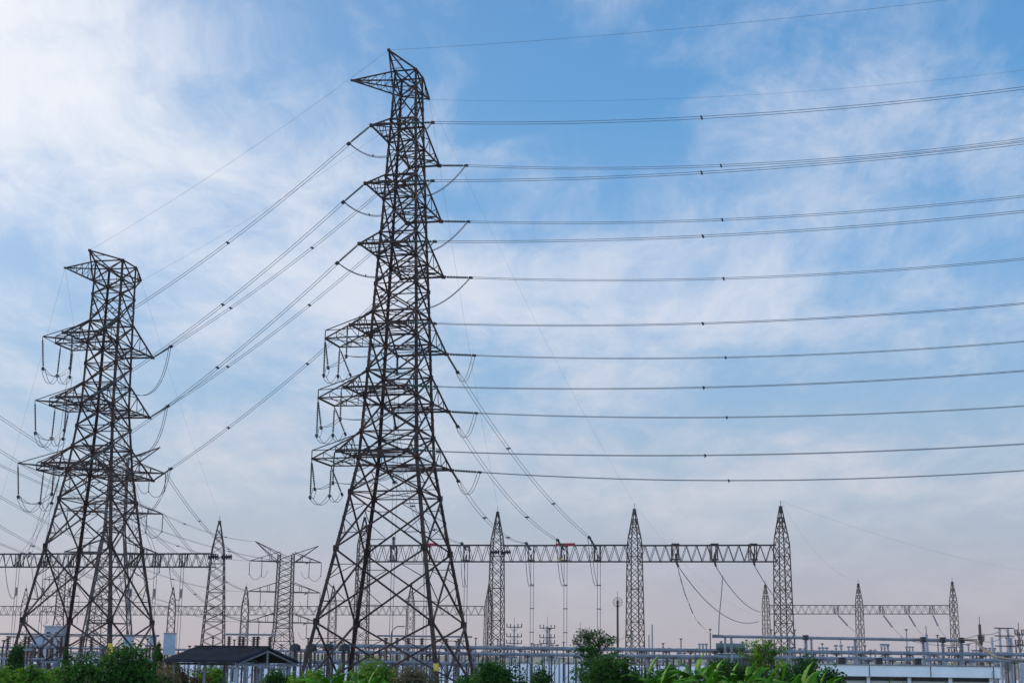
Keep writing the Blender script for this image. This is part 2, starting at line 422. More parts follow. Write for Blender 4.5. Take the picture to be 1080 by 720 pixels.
prof1 = [(ctr_z(410, 675, Y1), 6.28), (ctr_z(414, 560, Y1), 4.35), (ctr_z(418, 488, Y1), 3.20), (ctr_z(420, 407, Y1), 2.77), (ctr_z(424, 330, Y1), 2.44),
         (ctr_z(427, 234, Y1), 1.95), (ctr_z(431, 110, Y1), 1.38), (ctr_z(431, 79, Y1), 1.25)]
z0, w0 = prof1[0]; z1_, w1_ = prof1[1]; prof1 = [(0.0, w0 + (w0 - w1_) / (z1_ - z0) * z0)] + prof1
T1 = Tower('transmission_tower', C1, yaw1, prof1, 'tallest dark lattice pylon, nearest the middle, with six tiers of cross-arms', None)
Z1 = [57.34, 50.94, 44.54, 35.98, 29.66, 23.31]; L1 = [6.66, 7.04, 7.06, 7.67, 7.79, 7.95]; E1 = [1.77, 2.03, 2.43, 2.81, 3.13, 3.58]
zr = ctr_z(430, 96, Y1); zt = prof1[-1][0]
nodes1 = [0, ctr_z(410, 657, Y1), ctr_z(410, 581, Y1), ctr_z(410, 522, Y1), 23.31, 26.0, 29.66, 32.4, 35.98, 38.6, 41.6, 44.54, 47.2, 50.94, 53.5, 57.34, 59.9, zr, zt]
body(T1, nodes1, (0.36, 0.20), (0.17, 0.12), 0.07)
mk = MB(); p = T1.leg(1, -1, ctr_z(457, 707, 138)); q = T1.leg(1, -1, ctr_z(457, 699, 138))
mk.angle(p + V((.02, -.02, 0)) * 2, q + V((.02, -.02, 0)) * 2, 0.40, -T1.u_, T1.v_, 0.1); mk.build('yellow_marker', YEL, T1.root)


def tower_top(T, peak, left, far, zr, zt):
    """earth-wire peak towards the camera side, long outrigger tip, short far tip"""
    mb = MB(); wr = interp(T.prof, zr); wt = interp(T.prof, zt)
    for s in (-1, 1): mb.bar(T.P(s * wt, -wt, zt), peak, .15); mb.bar(T.P(s * wr, -wr, zr), peak, .13); mb.bar(T.P(s * wt, -wt, zt), T.P(s * wr, -wr, zr).lerp(peak, .4), .07)
    mb.bar(T.P(-wt, -wt, zt).lerp(peak, .5), T.P(wt, -wt, zt).lerp(peak, .5), .06); mb.bar(T.P(-wr, -wr, zr).lerp(peak, .5), T.P(wr, -wr, zr).lerp(peak, .5), .06)
    mb.box(peak - V((0, 0, .12)), .3, .3, .25); mb.build('earth_wire_peak', STEEL, T.root)
    mb = MB()
    for s in (-1, 1):
        a = T.P(-wt, s * wt, zt); b = T.P(-wr, s * wr, zr); mb.bar(a, left, .13); mb.bar(b, left, .13)
        for f in (.2, .4, .6, .8): mb.bar(a.lerp(left, f), b.lerp(left, f), .05); mb.bar(a.lerp(left, f - .2), b.lerp(left, f), .05)
    for f in (.2, .4, .6, .8): mb.bar(T.P(-wr, -wr, zr).lerp(left, f), T.P(-wr, wr, zr).lerp(left, f), .05)
    mb.box(left - V((0, 0, .1)), .25, .25, .2); mb.build('earth_wire_arm', STEEL, T.root)
    mb = MB()
    for s in (-1, 1):
        a = T.P(s * wt, wt, zt); b = T.P(s * wr, wr, zr); mb.bar(a, far, .15); mb.bar(b, far, .12)
        for f in (.25, .5, .75): mb.bar(a.lerp(far, f), b.lerp(far, f), .05); mb.bar(a.lerp(far, f), b.lerp(far, f + .2), .05)
    mb.build('earth_wire_arm', STEEL, T.root)
    mb = MB()
    for s in ((-1, -1, -1, 1), (1, -1, 1, 1), (-1, -1, 1, -1), (-1, 1, 1, 1)): mb.bar(T.leg(s[0], s[1], zt), T.leg(s[2], s[3], zt), .14)
    mb.build('top_ring', STEEL, T.root)


PK1 = on_plane(410, 53, T1.P(0, -3.6, 0), T1.u_); LT1 = on_plane(371, 85, T1.P(0, 0, 0), T1.u_); FT1 = on_plane(453, 105, T1.P(0, 3.4, 0), T1.u_)
tower_top(T1, PK1, LT1, FT1, zr, zt)
DW = V((0.955, -0.297, 0)).normalized()          # the way the line leaves to the right, coming nearer

near_px = [((743, 124), (1080, 93)), ((743, 182), (1080, 151)), ((743, 249), (1080, 223)), ((742, 341), (1080, 320)), ((741, 408.5), (1080, 391)), ((741, 480), (1080, 468))]
far_px = [((755, 175), (1080, 147)), ((755, 232), (1080, 207)), ((755, 294), (1080, 273)), ((758, 377), (1080, 360)), ((758, 440), (1080, 428)), ((761, 506.5), (1080, 496))]


def fit_right(a, p2, p3, extra=1.25, n=36):
    """parabola in the vertical plane of DW through the clamp and two sight lines; list of points and index of the middle one"""
    def sz(P): return (P - a).dot(DW), P.z - a.z
    s2, h2 = sz(on_plane(*p2, a, DW)); s3, h3 = sz(on_plane(*p3, a, DW))
    k = (h3 / s3 - h2 / s2) / (s3 - s2); c = h2 / s2 - k * s2
    S = s3 * extra; pts = []; mid = 0
    for j in range(n + 1):
        s = S * j / n; pts.append(a + DW * s + V((0, 0, c * s + k * s * s)))
        if abs(s - s2) < abs(S * mid / n - s2): mid = j
    return pts, mid


def tower_arm(T, i, side, Z, L, E): return crossarm(T, Z[i], L[i], E[i], side, hd=2.7)


T1tips = {}
GS = 3.1
for i in range(6):
    for side in (-1, 1):
        arm, tips = tower_arm(T1, i, side, Z1, L1, E1)
        where = 'near' if side == -1 else 'far'
        p2, p3 = (near_px if side == -1 else far_px)[i]
        tip = tips[1]; c = tip + (DW * GS) + V((0, 0, -0.28))
        string_unit(arm, tip, c, double=False, r=0.17)
        pts, mid = fit_right(c, p2, p3)
        power_line('power_line', pts, f'twin line running right from the tallest pylon, {where} end of its {LV[i]} arm tier', group='power lines leaving the tallest pylon', spacers=(mid,), gap=0.62 if i < 3 else .5)
        T1tips[(i, side)] = (tips, c, arm)

# ---- second tower, standing behind on the left
Y2 = 165.0; C2 = V((-47.69, Y2, 0)); yaw2 = 1.374
prof2 = [(ctr_z(92, 671, Y2), 5.62), (ctr_z(101, 560, Y2), 3.80), (ctr_z(105, 497, Y2), 2.80), (ctr_z(111, 430, Y2), 2.10), (ctr_z(116, 345, Y2), 1.92), (ctr_z(119, 300, Y2), 1.84), (ctr_z(121, 279, Y2), 1.80)]
z0, w0 = prof2[0]; z1_, w1_ = prof2[1]; prof2 = [(0.0, w0 + (w0 - w1_) / (z1_ - z0) * z0)] + prof2
T2 = Tower('transmission_tower', C2, yaw2, prof2, 'dark lattice pylon with three tiers of cross-arms at the left, lower than the tallest one', None)
Z2 = [39.28, 31.81, 24.22]; L2 = [7.33, 7.34, 8.4]; E2 = [2.05, 2.17, 2.67]
zr2 = ctr_z(120, 299, Y2); zt2 = prof2[-1][0]
nodes2 = [0, ctr_z(95, 655, Y2), ctr_z(97, 578, Y2), ctr_z(100, 528, Y2), 24.22, 27.0, 29.4, 31.81, 34.3, 36.8, 39.28, 41.9, 45.2, zr2, zt2]
body(T2, nodes2, (0.33, 0.21), (0.16, 0.12), 0.07)
mk = MB(); p = T2.leg(1, -1, ctr_z(118, 690, 158)); q = T2.leg(1, -1, ctr_z(118, 678, 158))
mk.angle(p + V((.04, -.04, 0)), q + V((.04, -.04, 0)), 0.38, -T2.u_, T2.v_, 0.1); mk.build('yellow_marker', YEL, T2.root)
PK2 = on_plane(94.5, 264, T2.P(0, -3.6, 0), T2.u_); LT2 = on_plane(68.7, 282.5, T2.P(0, 0, 0), T2.u_); FT2 = on_plane(149, 296, T2.P(0, 3.0, 0), T2.u_)
tower_top(T2, PK2, LT2, FT2, zr2, zt2)
T2tips = {}
for i in range(3):
    for side in (-1, 1):
        arm, tips = tower_arm(T2, i, side, Z2, L2, E2); T2tips[(i, side)] = (tips, arm)

# ---- spans between the two towers
for i in range(3):
    for side in (-1, 1):
        tips1, c1r, arm1 = T1tips[(i, side)]; tips2, arm2 = T2tips[(i, side)]
        a = tips1[0]; b = tips2[1]; d = (b - a).normalized()
        ca = a + (d + V((0, 0, -0.06))).normalized() * GS; cb = b - (d + V((0, 0, 0.10))).normalized() * GS
        string_unit(arm1, a, ca, r=0.15); string_unit(arm2, b, cb, r=0.14)
        where = 'near' if side == -1 else 'far'
        power_line('power_line', sag(ca, cb, 0.9, 24), f'twin line between the two big pylons, from the {LV[i]} {where} arm', group='power lines between the two big pylons', spacers=(12,) if side == -1 else (8, 17))
        # jumper under the arm
        mb = MB()
        for o in (-.18, .18):
            mb.tube([p + V((0, o, 0)) for p in sag(ca, c1r, 2.5, 18)], 0.036, 5)
        mb.bar(ca.lerp(c1r, .3) - V((0, .25, 2.0)), ca.lerp(c1r, .3) - V((0, -.25, 2.0)), .1)
        mb.build('jumper_cable', CABLE, T1.root)

# ---- lower three tiers of the tall tower: outriggers, hanging jumper strings
GX = {}
for i, (E, hv) in zip((3, 4, 5), ((7.55, 2.2), (7.95, 2.45), (8.2, 2.85))):
    og, B, C = outrigger(T1, Z1[i], E, hv)
    (tn, cn, armn) = T1tips[(i, -1)]; (tf, cf, armf) = T1tips[(i, 1)]
    hang = [(B, V((0.4, .2, -3.0))), (B, V((.05, -.2, -3.9))), (C, V((-.05, 0, -3.1))), (C, V((1.2, .2, -2.9)))]
    ends = []
    for p, o in hang: ends.append(p + o); string_unit(og, p + V((0, 0, -.1)), p + o, r=0.13)
    h2 = tn[0].lerp(T1.P(-E, -hv, Z1[i]), .12); e2 = h2 + V((0, 0, -3.0)); string_unit(og, h2, e2, r=.12)
    mb = MB()
    for o in (-.16, .16):
        k = V((o, o, 0))
        mb.tube([p + k for p in sag(cn, e2, 1.2, 12)], .03, 5); mb.tube([p + k for p in sag(e2, ends[0], .25, 8)], .03, 5)
        mb.tube([p + k for p in sag(ends[1], ends[2], .9, 12)], .03, 5); mb.tube([p + k for p in sag(ends[0], ends[1], .5, 8)], .03, 5)
        mb.tube([p + k for p in sag(ends[2], ends[3], .8, 8)], .03, 5)
    mb.build('jumper_cable', CABLE, T1.root); GX[i] = ends[3]
for i, (E, hv, Apx) in zip((0, 1, 2), ((5.9, 2.1, (45, 354.7)), (5.9, 2.3, (37, 422)), (6.6, 2.7, (19, 488)))):
    A = at_z(*Apx, Z2[i]); og, B, C = outrigger(T2, Z2[i], E, hv, A=A)
    tn, armn = T2tips[(i, -1)]
    hang = [(A, V((.3, .2, -3.7))), (C.lerp(B, .7), V((-.1, 0, -3.6))), (C, V((-.1 - .3 * i, 0, -3.2))), (tn[0].lerp(tn[1], .2) + V((0, 1, 0)), V((0, 0, -3.9 + .3 * i)))]
    ends = []
    for p, o in hang: ends.append(p + o); string_unit(og, p + V((0, 0, -.1)), p + o, r=.14, Mi=PORC)
    mb = MB()
    for o in (-.16, .16):
        k = V((o, o, 0))
        for a, b, s in ((0, 1, 1.4), (1, 2, 1.0), (0, 3, 1.0)): mb.tube([p + k for p in sag(ends[a], ends[b], s, 12)], .03, 5)
    mb.build('jumper_cable', CABLE, T2.root); mb = MB()
    tips2, arm2 = T2tips[(i, 1)]
    cb = tips2[1] + (T1tips[(i, 1)][0][0] - tips2[1]).normalized() * GS
    q0, q1, q3 = cb, cb + V((-.2, -.3, -3.6)), T2.P(0, 6.5, Z2[i] - 4.6); q2 = q3 + V((3.2, 0, -1.2))
    bz = [q0 * (1 - t) ** 3 + q1 * 3 * t * (1 - t) ** 2 + q2 * 3 * t * t * (1 - t) + q3 * t ** 3 for t in [j / 18 for j in range(19)]]
    for o in (-.12, .12): mb.tube([p + V((o, 0, 0)) for p in bz], .038, 5)
    mb.build('jumper_cable', CABLE, T2.root)
    GX[10 + i] = ends[2]

# ---- earth wires
pts, mid = fit_right(PK1, (700, 32), (1000, 0)); power_line('earth_wire', pts, 'thin earth wire running right from the very peak of the tallest pylon', 'earth wire', twin=False, r=.014)
pts, mid = fit_right(FT1, (700, 104.5), (1080, 74)); power_line('earth_wire', pts, 'faint earth wire running right from the far top tip of the tallest pylon', 'earth wire', twin=False, r=.010)
power_line('earth_wire', sag(PK1, PK2, .8), 'thin earth wire joining the highest peaks of the two big pylons', 'earth wire', twin=False, r=.011)
power_line('earth_wire', sag(FT1, FT2, .8), 'faint earth wire joining the far top tips of the two big pylons', 'earth wire', twin=False, r=.009)


# ------------------------------------------------------------------ substation gantries
def lattice_column(parent_or_none, base, zb, zt, wb, wm, apex, name='gantry_column', M=GALV, rot=0.35, n=13, lw=.12, bw=.065, zflare=None):
    """four-legged lattice column that narrows into a spike; one mesh"""
    mb = MB(); cs, sn = math.cos(rot), math.sin(rot)

    def P(a, b, z, w): x, y = a * w, b * w; return base + V((x * cs - y * sn, x * sn + y * cs, z))
    zs = [zt * k / n for k in range(n + 1)]; ws = [wb + (wm - wb) * z / zt for z in zs]
    k0 = 4
    for k in range(1, k0 + 1): zs.append(zt + (apex - zt) * k / k0); ws.append(wm * (1 - (k / k0) ** .9) + .09)
    cor = ((-1, -1), (1, -1), (1, 1), (-1, 1))
    for j in range(len(zs) - 1):
        for c in range(4):
            a, b = cor[c], cor[(c + 1) % 4]
            mb.bar(P(*a, zs[j], ws[j]), P(*a, zs[j + 1], ws[j + 1]), lw)
            mb.bar(P(*a, zs[j], ws[j]), P(*b, zs[j + 1], ws[j + 1]), bw); mb.bar(P(*b, zs[j], ws[j]), P(*a, zs[j + 1], ws[j + 1]), bw)
            if j % 3 == 0: mb.bar(P(*a, zs[j], ws[j]), P(*b, zs[j], ws[j]), bw)
    mb.box(base + V((0, 0, apex - .1)), .45, .45, .12); mb.bar(base + V((0, 0, apex)), base + V((0, 0, apex + .7)), .06)
    o = mb.build(name, M, parent_or_none)
    return o


def beam(parent, A, B, h, d, nb, M=GALV, lw=.13, bw=.07):
    """box-truss beam, A and B at the bottom chord centre"""
    mb = MB(); ax = (B - A); Lh = V((ax.x, ax.y, 0)).normalized(); q = V((-Lh.y, Lh.x, 0)) * d / 2; up = V((0, 0, h))
    for s in (-1, 1):
        mb.bar(A + q * s, B + q * s, lw); mb.bar(A + q * s + up, B + q * s + up, lw)
        for k in range(nb):
            f0 = k / nb; f1 = (k + .5) / nb; f2 = (k + 1) / nb
            a = A.lerp(B, f0) + q * s; b = A.lerp(B, f1) + q * s + up; c = A.lerp(B, f2) + q * s; mb.bar(a, b, bw); mb.bar(b, c, bw)
    for k in range(nb):
        a = A.lerp(B, k / nb); b = A.lerp(B, (k + 1) / nb); mb.bar(a - q, b + q, bw); mb.bar(a + q, a - q, bw); mb.bar(a - q + up, b + q + up, bw)
    return mb.build('beam', M, parent)


# depth of the main gantry row as a line through two measured spots
GA = at(385, 560, 200.0); GB = at(823, 560, 186.0)
GDIR = V((GB.x - GA.x, GB.y - GA.y, 0)).normalized()


def grow(px, py): return on_plane(px, py, V((GA.x, GA.y, 0)), GDIR)


def gantry(cols, btop, bbot, label, fn, wb, wm, M=GALV, stubs=1.0, nb=13, h=None, rot=.3, bays=None, n=13, lw=.13, bw=.07):
    """cols: (px x at beam, apex y). One thing: columns, beams"""
    first = fn(cols[0][0], btop); root = empty('substation_gantry', V((first.x, first.y, 0)), label, 'gantry')
    pos = []
    for px, ya in cols:
        ap = fn(px, ya); pos.append(ap); zb = fn(px, btop).z
        lattice_column(root, V((ap.x, ap.y, 0)), 0, zb, wb, wm, ap.z - .7, rot=rot, M=M, n=n, lw=lw, bw=bw)
    bm = []
    for k in range(len(pos) - 1):
        zt0 = fn(cols[k][0], btop if not isinstance(btop, (list, tuple)) else btop[k]).z
        a = V((pos[k].x, pos[k].y, fn(cols[k][0], bbot).z)); b = V((pos[k + 1].x, pos[k + 1].y, fn(cols[k + 1][0], bbot).z)); d = (b - a).normalized()
        hh = fn(cols[k][0], btop).z - a.z
        bm.append(beam(root, a + d * (wm * .9), b - d * (wm * .9), hh, 1.6 if wm > .8 else 1.1, nb, M=M, lw=lw, bw=bw))
    return root, bm, pos


def rowfn(xa, Ya, xb, Yb):
    A = at(xa, 640, Ya); B = at(xb, 640, Yb); d = V((B.x - A.x, B.y - A.y, 0)).normalized(); P = V((A.x, A.y, 0))
    return lambda px, py: on_plane(px, py, P, d)


G1, beams1, pos1 = gantry([(385, 540), (525, 534), (669, 531), (823, 528)], 575, 592, 'tall lattice gantry of three beams and four spiked columns across the middle', grow, 1.02, .76)
rl = rowfn(-5, 224, 232, 207)
G2, beams2, pos2 = gantry([(-6, 548), (112, 546), (232, 544)], 584, 597.5, 'lattice gantry reaching in from the left edge behind the three-tier pylon', rl, 1.8, .9)
rf = rowfn(807, 262, 1004, 262)
G3, beams3, pos3 = gantry([(807, 612), (905, 611), (1004, 609)], 638, 647, 'small lattice gantry with three spiked columns at the far right', rf, .62, .5, nb=12, n=9, lw=.1, bw=.05)
rb = rowfn(28, 330, 434, 320)
G4, beams4, pos4 = gantry([(-52, 618), (28, 617), (106, 617), (183, 616), (260, 615), (352, 614), (434, 613), (516, 612)], 639, 648, 'distant lattice gantry row seen through the legs of the big pylons', rb, .95, .75, nb=10, n=8, lw=.12, bw=.07)


def jack(parent, px, fn, y0, y1, M=GALV):       # paired uprights inside the beam where a string is anchored
    mb = MB(); p = fn(px, y1); h = fn(px, y0).z - p.z
    far = p.y > 240; qd = .5 if far else .8
    for d in ((-.3, .3) if far else (-.38, .38)):
        for q in (-qd, qd): mb.bar(p + V((d, q, 0)), p + V((d, q, h)), .08 if far else .13)
        mb.bar(p + V((d, -qd, 0)), p + V((d, qd, h)), .06)
    if not far: mb.bar(p + V((-.5, -.85, .1)), p + V((.5, -.85, .1)), .2); mb.bar(p + V((-.5, -.85, h - .1)), p + V((.5, -.85, h - .1)), .16); mb.bar(p + V((0, -.85, .1)), p + V((0, -.85, .9)), .35, .2)
    return mb.build('string_bracket', M, parent)


# downleads of the tall tower to the main gantry (three phases each side of its second column)
PH = [(630, (616, 570), 3), (595, (579, 572), 4), (560, (519, 553), 5)]
for px, cl, i in PH:
    b = grow(px, 580); tip = T1tips[(i, 1)][0][1]
    mb = jack(beams1[1], px, grow, 575, 592)
    d = (b - tip).normalized(); ct = tip + (d + V((0, 0, -.15))).normalized() * 3.0; cb = b - (d - V((0, 0, .1))).normalized() * 3.2
    string_unit(T1tips[(i, 1)][2], tip, ct, r=.15); string_unit(beams1[1], b, cb, r=.17)
    power_line('downlead', sag(ct, cb, 1.6, 26), f'twin conductor sloping to the gantry from the tallest pylon\'s {LV[i]} far arm', group='conductors sloping down to the middle gantry', spacers=(17,) if i == 4 else (9, 18), gap=.45)
    mb = MB(); cr_ = T1tips[(i, 1)][1]
    for o in (-.16, .16): mb.tube([p + V((o, 0, 0)) for p in sag(cr_, ct, 1.9, 14)], .033, 5)
    mb.build('jumper_cable', CABLE, T1.root)
    lo = grow(px + 1, 690); lo = V((b.x + .2, b.y, 4.0)); top = V((b.x + .2, b.y, b.z - 1.5))
    dr = MB()
    for o in (-.2, .2): dr.tube([top + V((o, 0, 0)), lo + V((o, 0, 0))], .034, 5)
    for f in (.25, .5, .75): dr.bar(top.lerp(lo, f) - V((.3, 0, 0)), top.lerp(lo, f) + V((.3, 0, 0)), .12)
    for o in (-.2, .2): dr.tube([p + V((o, 0, 0)) for p in sag(cb, top.lerp(lo, .24), 2.2, 12)], .04, 5)
    tag(dr.build('dropper_cable', CABLE), f'dropper under the gantry beam, fed from the tallest pylon\'s {LV[i]} arm', 'cable', 'droppers under the middle gantry')
for k, (px, i) in enumerate(((415, 3), (450, 4), (492, 5))):
    b = grow(px, 580); tip = T1tips[(i, 1)][0][0]; jack(beams1[0], px, grow, 576, 592)
    d = (b - tip).normalized(); ct = tip + (d + V((0, 0, -.15))).normalized() * 3.0; cb = b - (d - V((0, 0, .1))).normalized() * 3.2
    string_unit(T1tips[(i, 1)][2], tip, ct, r=.15); string_unit(beams1[0], b, cb, r=.17)
    power_line('downlead', sag(ct, cb, 1.4, 22), f'twin conductor behind the tallest pylon dropping from its {LV[i]} far arm, inner tip', group='conductors sloping down to the middle gantry', spacers=(12,), gap=.5)
    top = V((b.x, b.y, b.z - 1.5)); lo = V((b.x, b.y, 4.0)); dr = MB()
    for o in (-.2, .2): dr.tube([top + V((o, 0, 0)), lo + V((o, 0, 0))], .04, 5); dr.tube([p + V((o, 0, 0)) for p in sag(cb, top.lerp(lo, .25), 2.2, 12)], .035, 5)
    tag(dr.build('dropper_cable', CABLE), f'dropper cable hanging from the beam behind the tallest pylon, {("first", "second", "third")[k]} from the left', 'cable', 'droppers under the middle gantry')
# bright red phase sleeves on the beam
for (xa, xb, bm, lab) in ((586, 606, beams1[1], 'red'), (449, 460, beams1[0], 'red')):
    mb = MB(); mb.bar(grow(xa, 575.5) + V((0, -1.1, .1)), grow(xb, 575.2) + V((0, -1.1, .1)), .28, .35); mb.build('red_phase_plate', RED, bm)
mb = MB(); mb.bar(grow(589, 590) + V((0, -1.1, 0)), grow(592, 590) + V((0, -1.1, 0)), .3, .3); mb.build('yellow_phase_plate', YEL, beams1[1])
# lightning-rod clusters (dark horn fittings) on the column by the pylon
for px in (522, 534):
    mb = MB(); c = grow(px, 583); mb.insul(c + V((-.7, -1.2, 0)), c + V((.7, -1.2, .1)), .32, 8, .3); mb.build('horn_fitting', DARK, G1)
for px in (227, 241):
    mb = MB(); c = rl(px, 588); mb.insul(c + V((-.8, -1.2, 0)), c + V((.8, -1.2, .1)), .4, 8, .3); mb.build('horn_fitting', DARK, G2)

# spans leaving the third bay, away to the right
ends3 = [((712, 590), (800, 655), 'left', 2.6), ((753, 590), (802, 645), 'middle', 1.2), ((794, 589), (838, 648), 'right', 1.0)]
for k, (p0, p1, nm, sg) in enumerate(ends3):
    jack(beams1[2], p0[0], grow, 573, 591)
    a = grow(*p0); b = at(*p1, 240); d = (b - a).normalized(); c = a + (d + V((0, 0, -.3))).normalized() * 2.2; string_unit(beams1[2], a, c, r=.17, Mi=PORC, yoke=False)
    mb = MB(); mb.tube(sag(c, b, sg, 20), .06, 5)
    tag(mb.build('span_wire', CABLE), f'single wire sagging away to the right from the {nm} bracket of the gantry\'s end bay', 'wire', 'wires leaving the end bay')
a = grow(714, 596); b = at(757, 669, 170)
mb = MB(); mb.tube([a, at(722, 625, 184), at(733, 652, 178), at(745, 665, 173), b], .07, 6); tag(mb.build('looping_cable', CABLE), 'thick cable curving down from the end bay to the raised busbar', 'cable')
mb = MB(); mb.tube([at(762, 607, 200), at(761, 625, 195), at(758.5, 650, 185), at(758, 669, 172)], .07, 6); tag(mb.build('looping_cable', CABLE), 'near-vertical short cable between a gantry wire and the raised busbar', 'cable')
for k, (xa, xb, yb) in enumerate(((882, 912, 672), (930, 958, 676), (957, 978, 674), (983, 998, 672))):
    a = rf(xa, 646); b = at(xb, yb, 230); mb = MB(); sp_ = sag(a, b, .5, 12); mb.tube(sp_, .05, 5); mb.insul(sp_[1], sp_[5], .15)
    jack(beams3[0 if xa < 905 else 1], xa, rf, 638, 647)
    tag(mb.build('slack_wire', CABLE), f'slack wire with an insulator under the far right gantry, {("first", "second", "third", "fourth")[k]} from its left end', 'wire', 'wires under the far right gantry')
# left gantry: droppers from the second tower
for k, px in enumerate((20, 48, 76, 140, 165, 193)):
    jack(beams2[0 if px < 112 else 1], px, rl, 584, 598); b = rl(px, 590); dr = MB()
    for o in (-.2, .2): dr.tube([V((b.x + o, b.y, b.z - 1)), V((b.x + o, b.y, 4.0))], .04, 5)
    dr.tube(sag(V((b.x - 2, b.y - 1, b.z + 1.0)), V((b.x, b.y, b.z - 5.5)), 2.6, 12), .05, 5)
    dr.insul(V((b.x, b.y, b.z - 4.2)), V((b.x, b.y, b.z - 5.5)), .2)
    tag(dr.build('dropper_cable', CABLE), f'dropper under the left-hand gantry beam, {("first", "second", "third", "fourth", "fifth", "sixth")[k]} from the picture edge', 'cable', 'droppers under the left gantry')
for i, px in enumerate((48, 30, 20)):
    a = GX[10 + i]; b = rl(px, 588); d = (b - a).normalized(); cb = b - d * 3
    string_unit(beams2[0], b, cb, r=.15)
    power_line('downlead', sag(a, cb, .8, 20), f'thin twin conductor dropping from the three-tier pylon\'s {LV[i]} outrigger', group='conductors dropping to the left gantry', spacers=(18,), r=.028, gap=.55)
for i, px in enumerate((140, 165, 193)):
    a = T2tips[(i, 1)][0][0]; b = rl(px, 588); power_line('downlead', sag(a, b, 1.0, 20), f'twin conductor falling behind the three-tier pylon from its {LV[i]} far arm', group='conductors dropping to the left gantry', spacers=(), r=.028, gap=.5)
# shield wires from the towers to the gantry peaks
for (a, b, s, lab) in ((FT1, pos1[2], 1.5, 'faint shield wire from the tallest pylon\'s top to the third spike of the middle gantry'),
                       (FT1, pos1[1], 1.5, 'steep faint shield wire from the tallest pylon\'s top to the gantry\'s second spike'),
                       (FT2, pos2[2], 1.0, 'faint shield wire from the three-tier pylon\'s top to the spike of the left gantry'),
                       (LT2, pos2[1], .8, 'faint shield wire dropping from the left tip of the three-tier pylon, inner one'),
                       (LT2, pos2[0], .8, 'faint shield wire dropping from the left tip of the three-tier pylon, outer one'),
                       (pos1[3], at(1180, 612, 260), 2.2, 'faint shield wire sagging off to the right edge from the last gantry spike'),
                       (pos1[3], pos3[1], 2.5, 'faint shield wire from the middle gantry\'s last spike to the far right gantry'),
                       (pos1[2], at(800, 648, 320), 3, 'faint shield wire running down behind the gantry\'s end bay')):
    mb = MB(); mb.tube(sag(a, b, s, 24), .009, 4); tag(mb.build('shield_wire', CABLE), lab, 'shield wire')


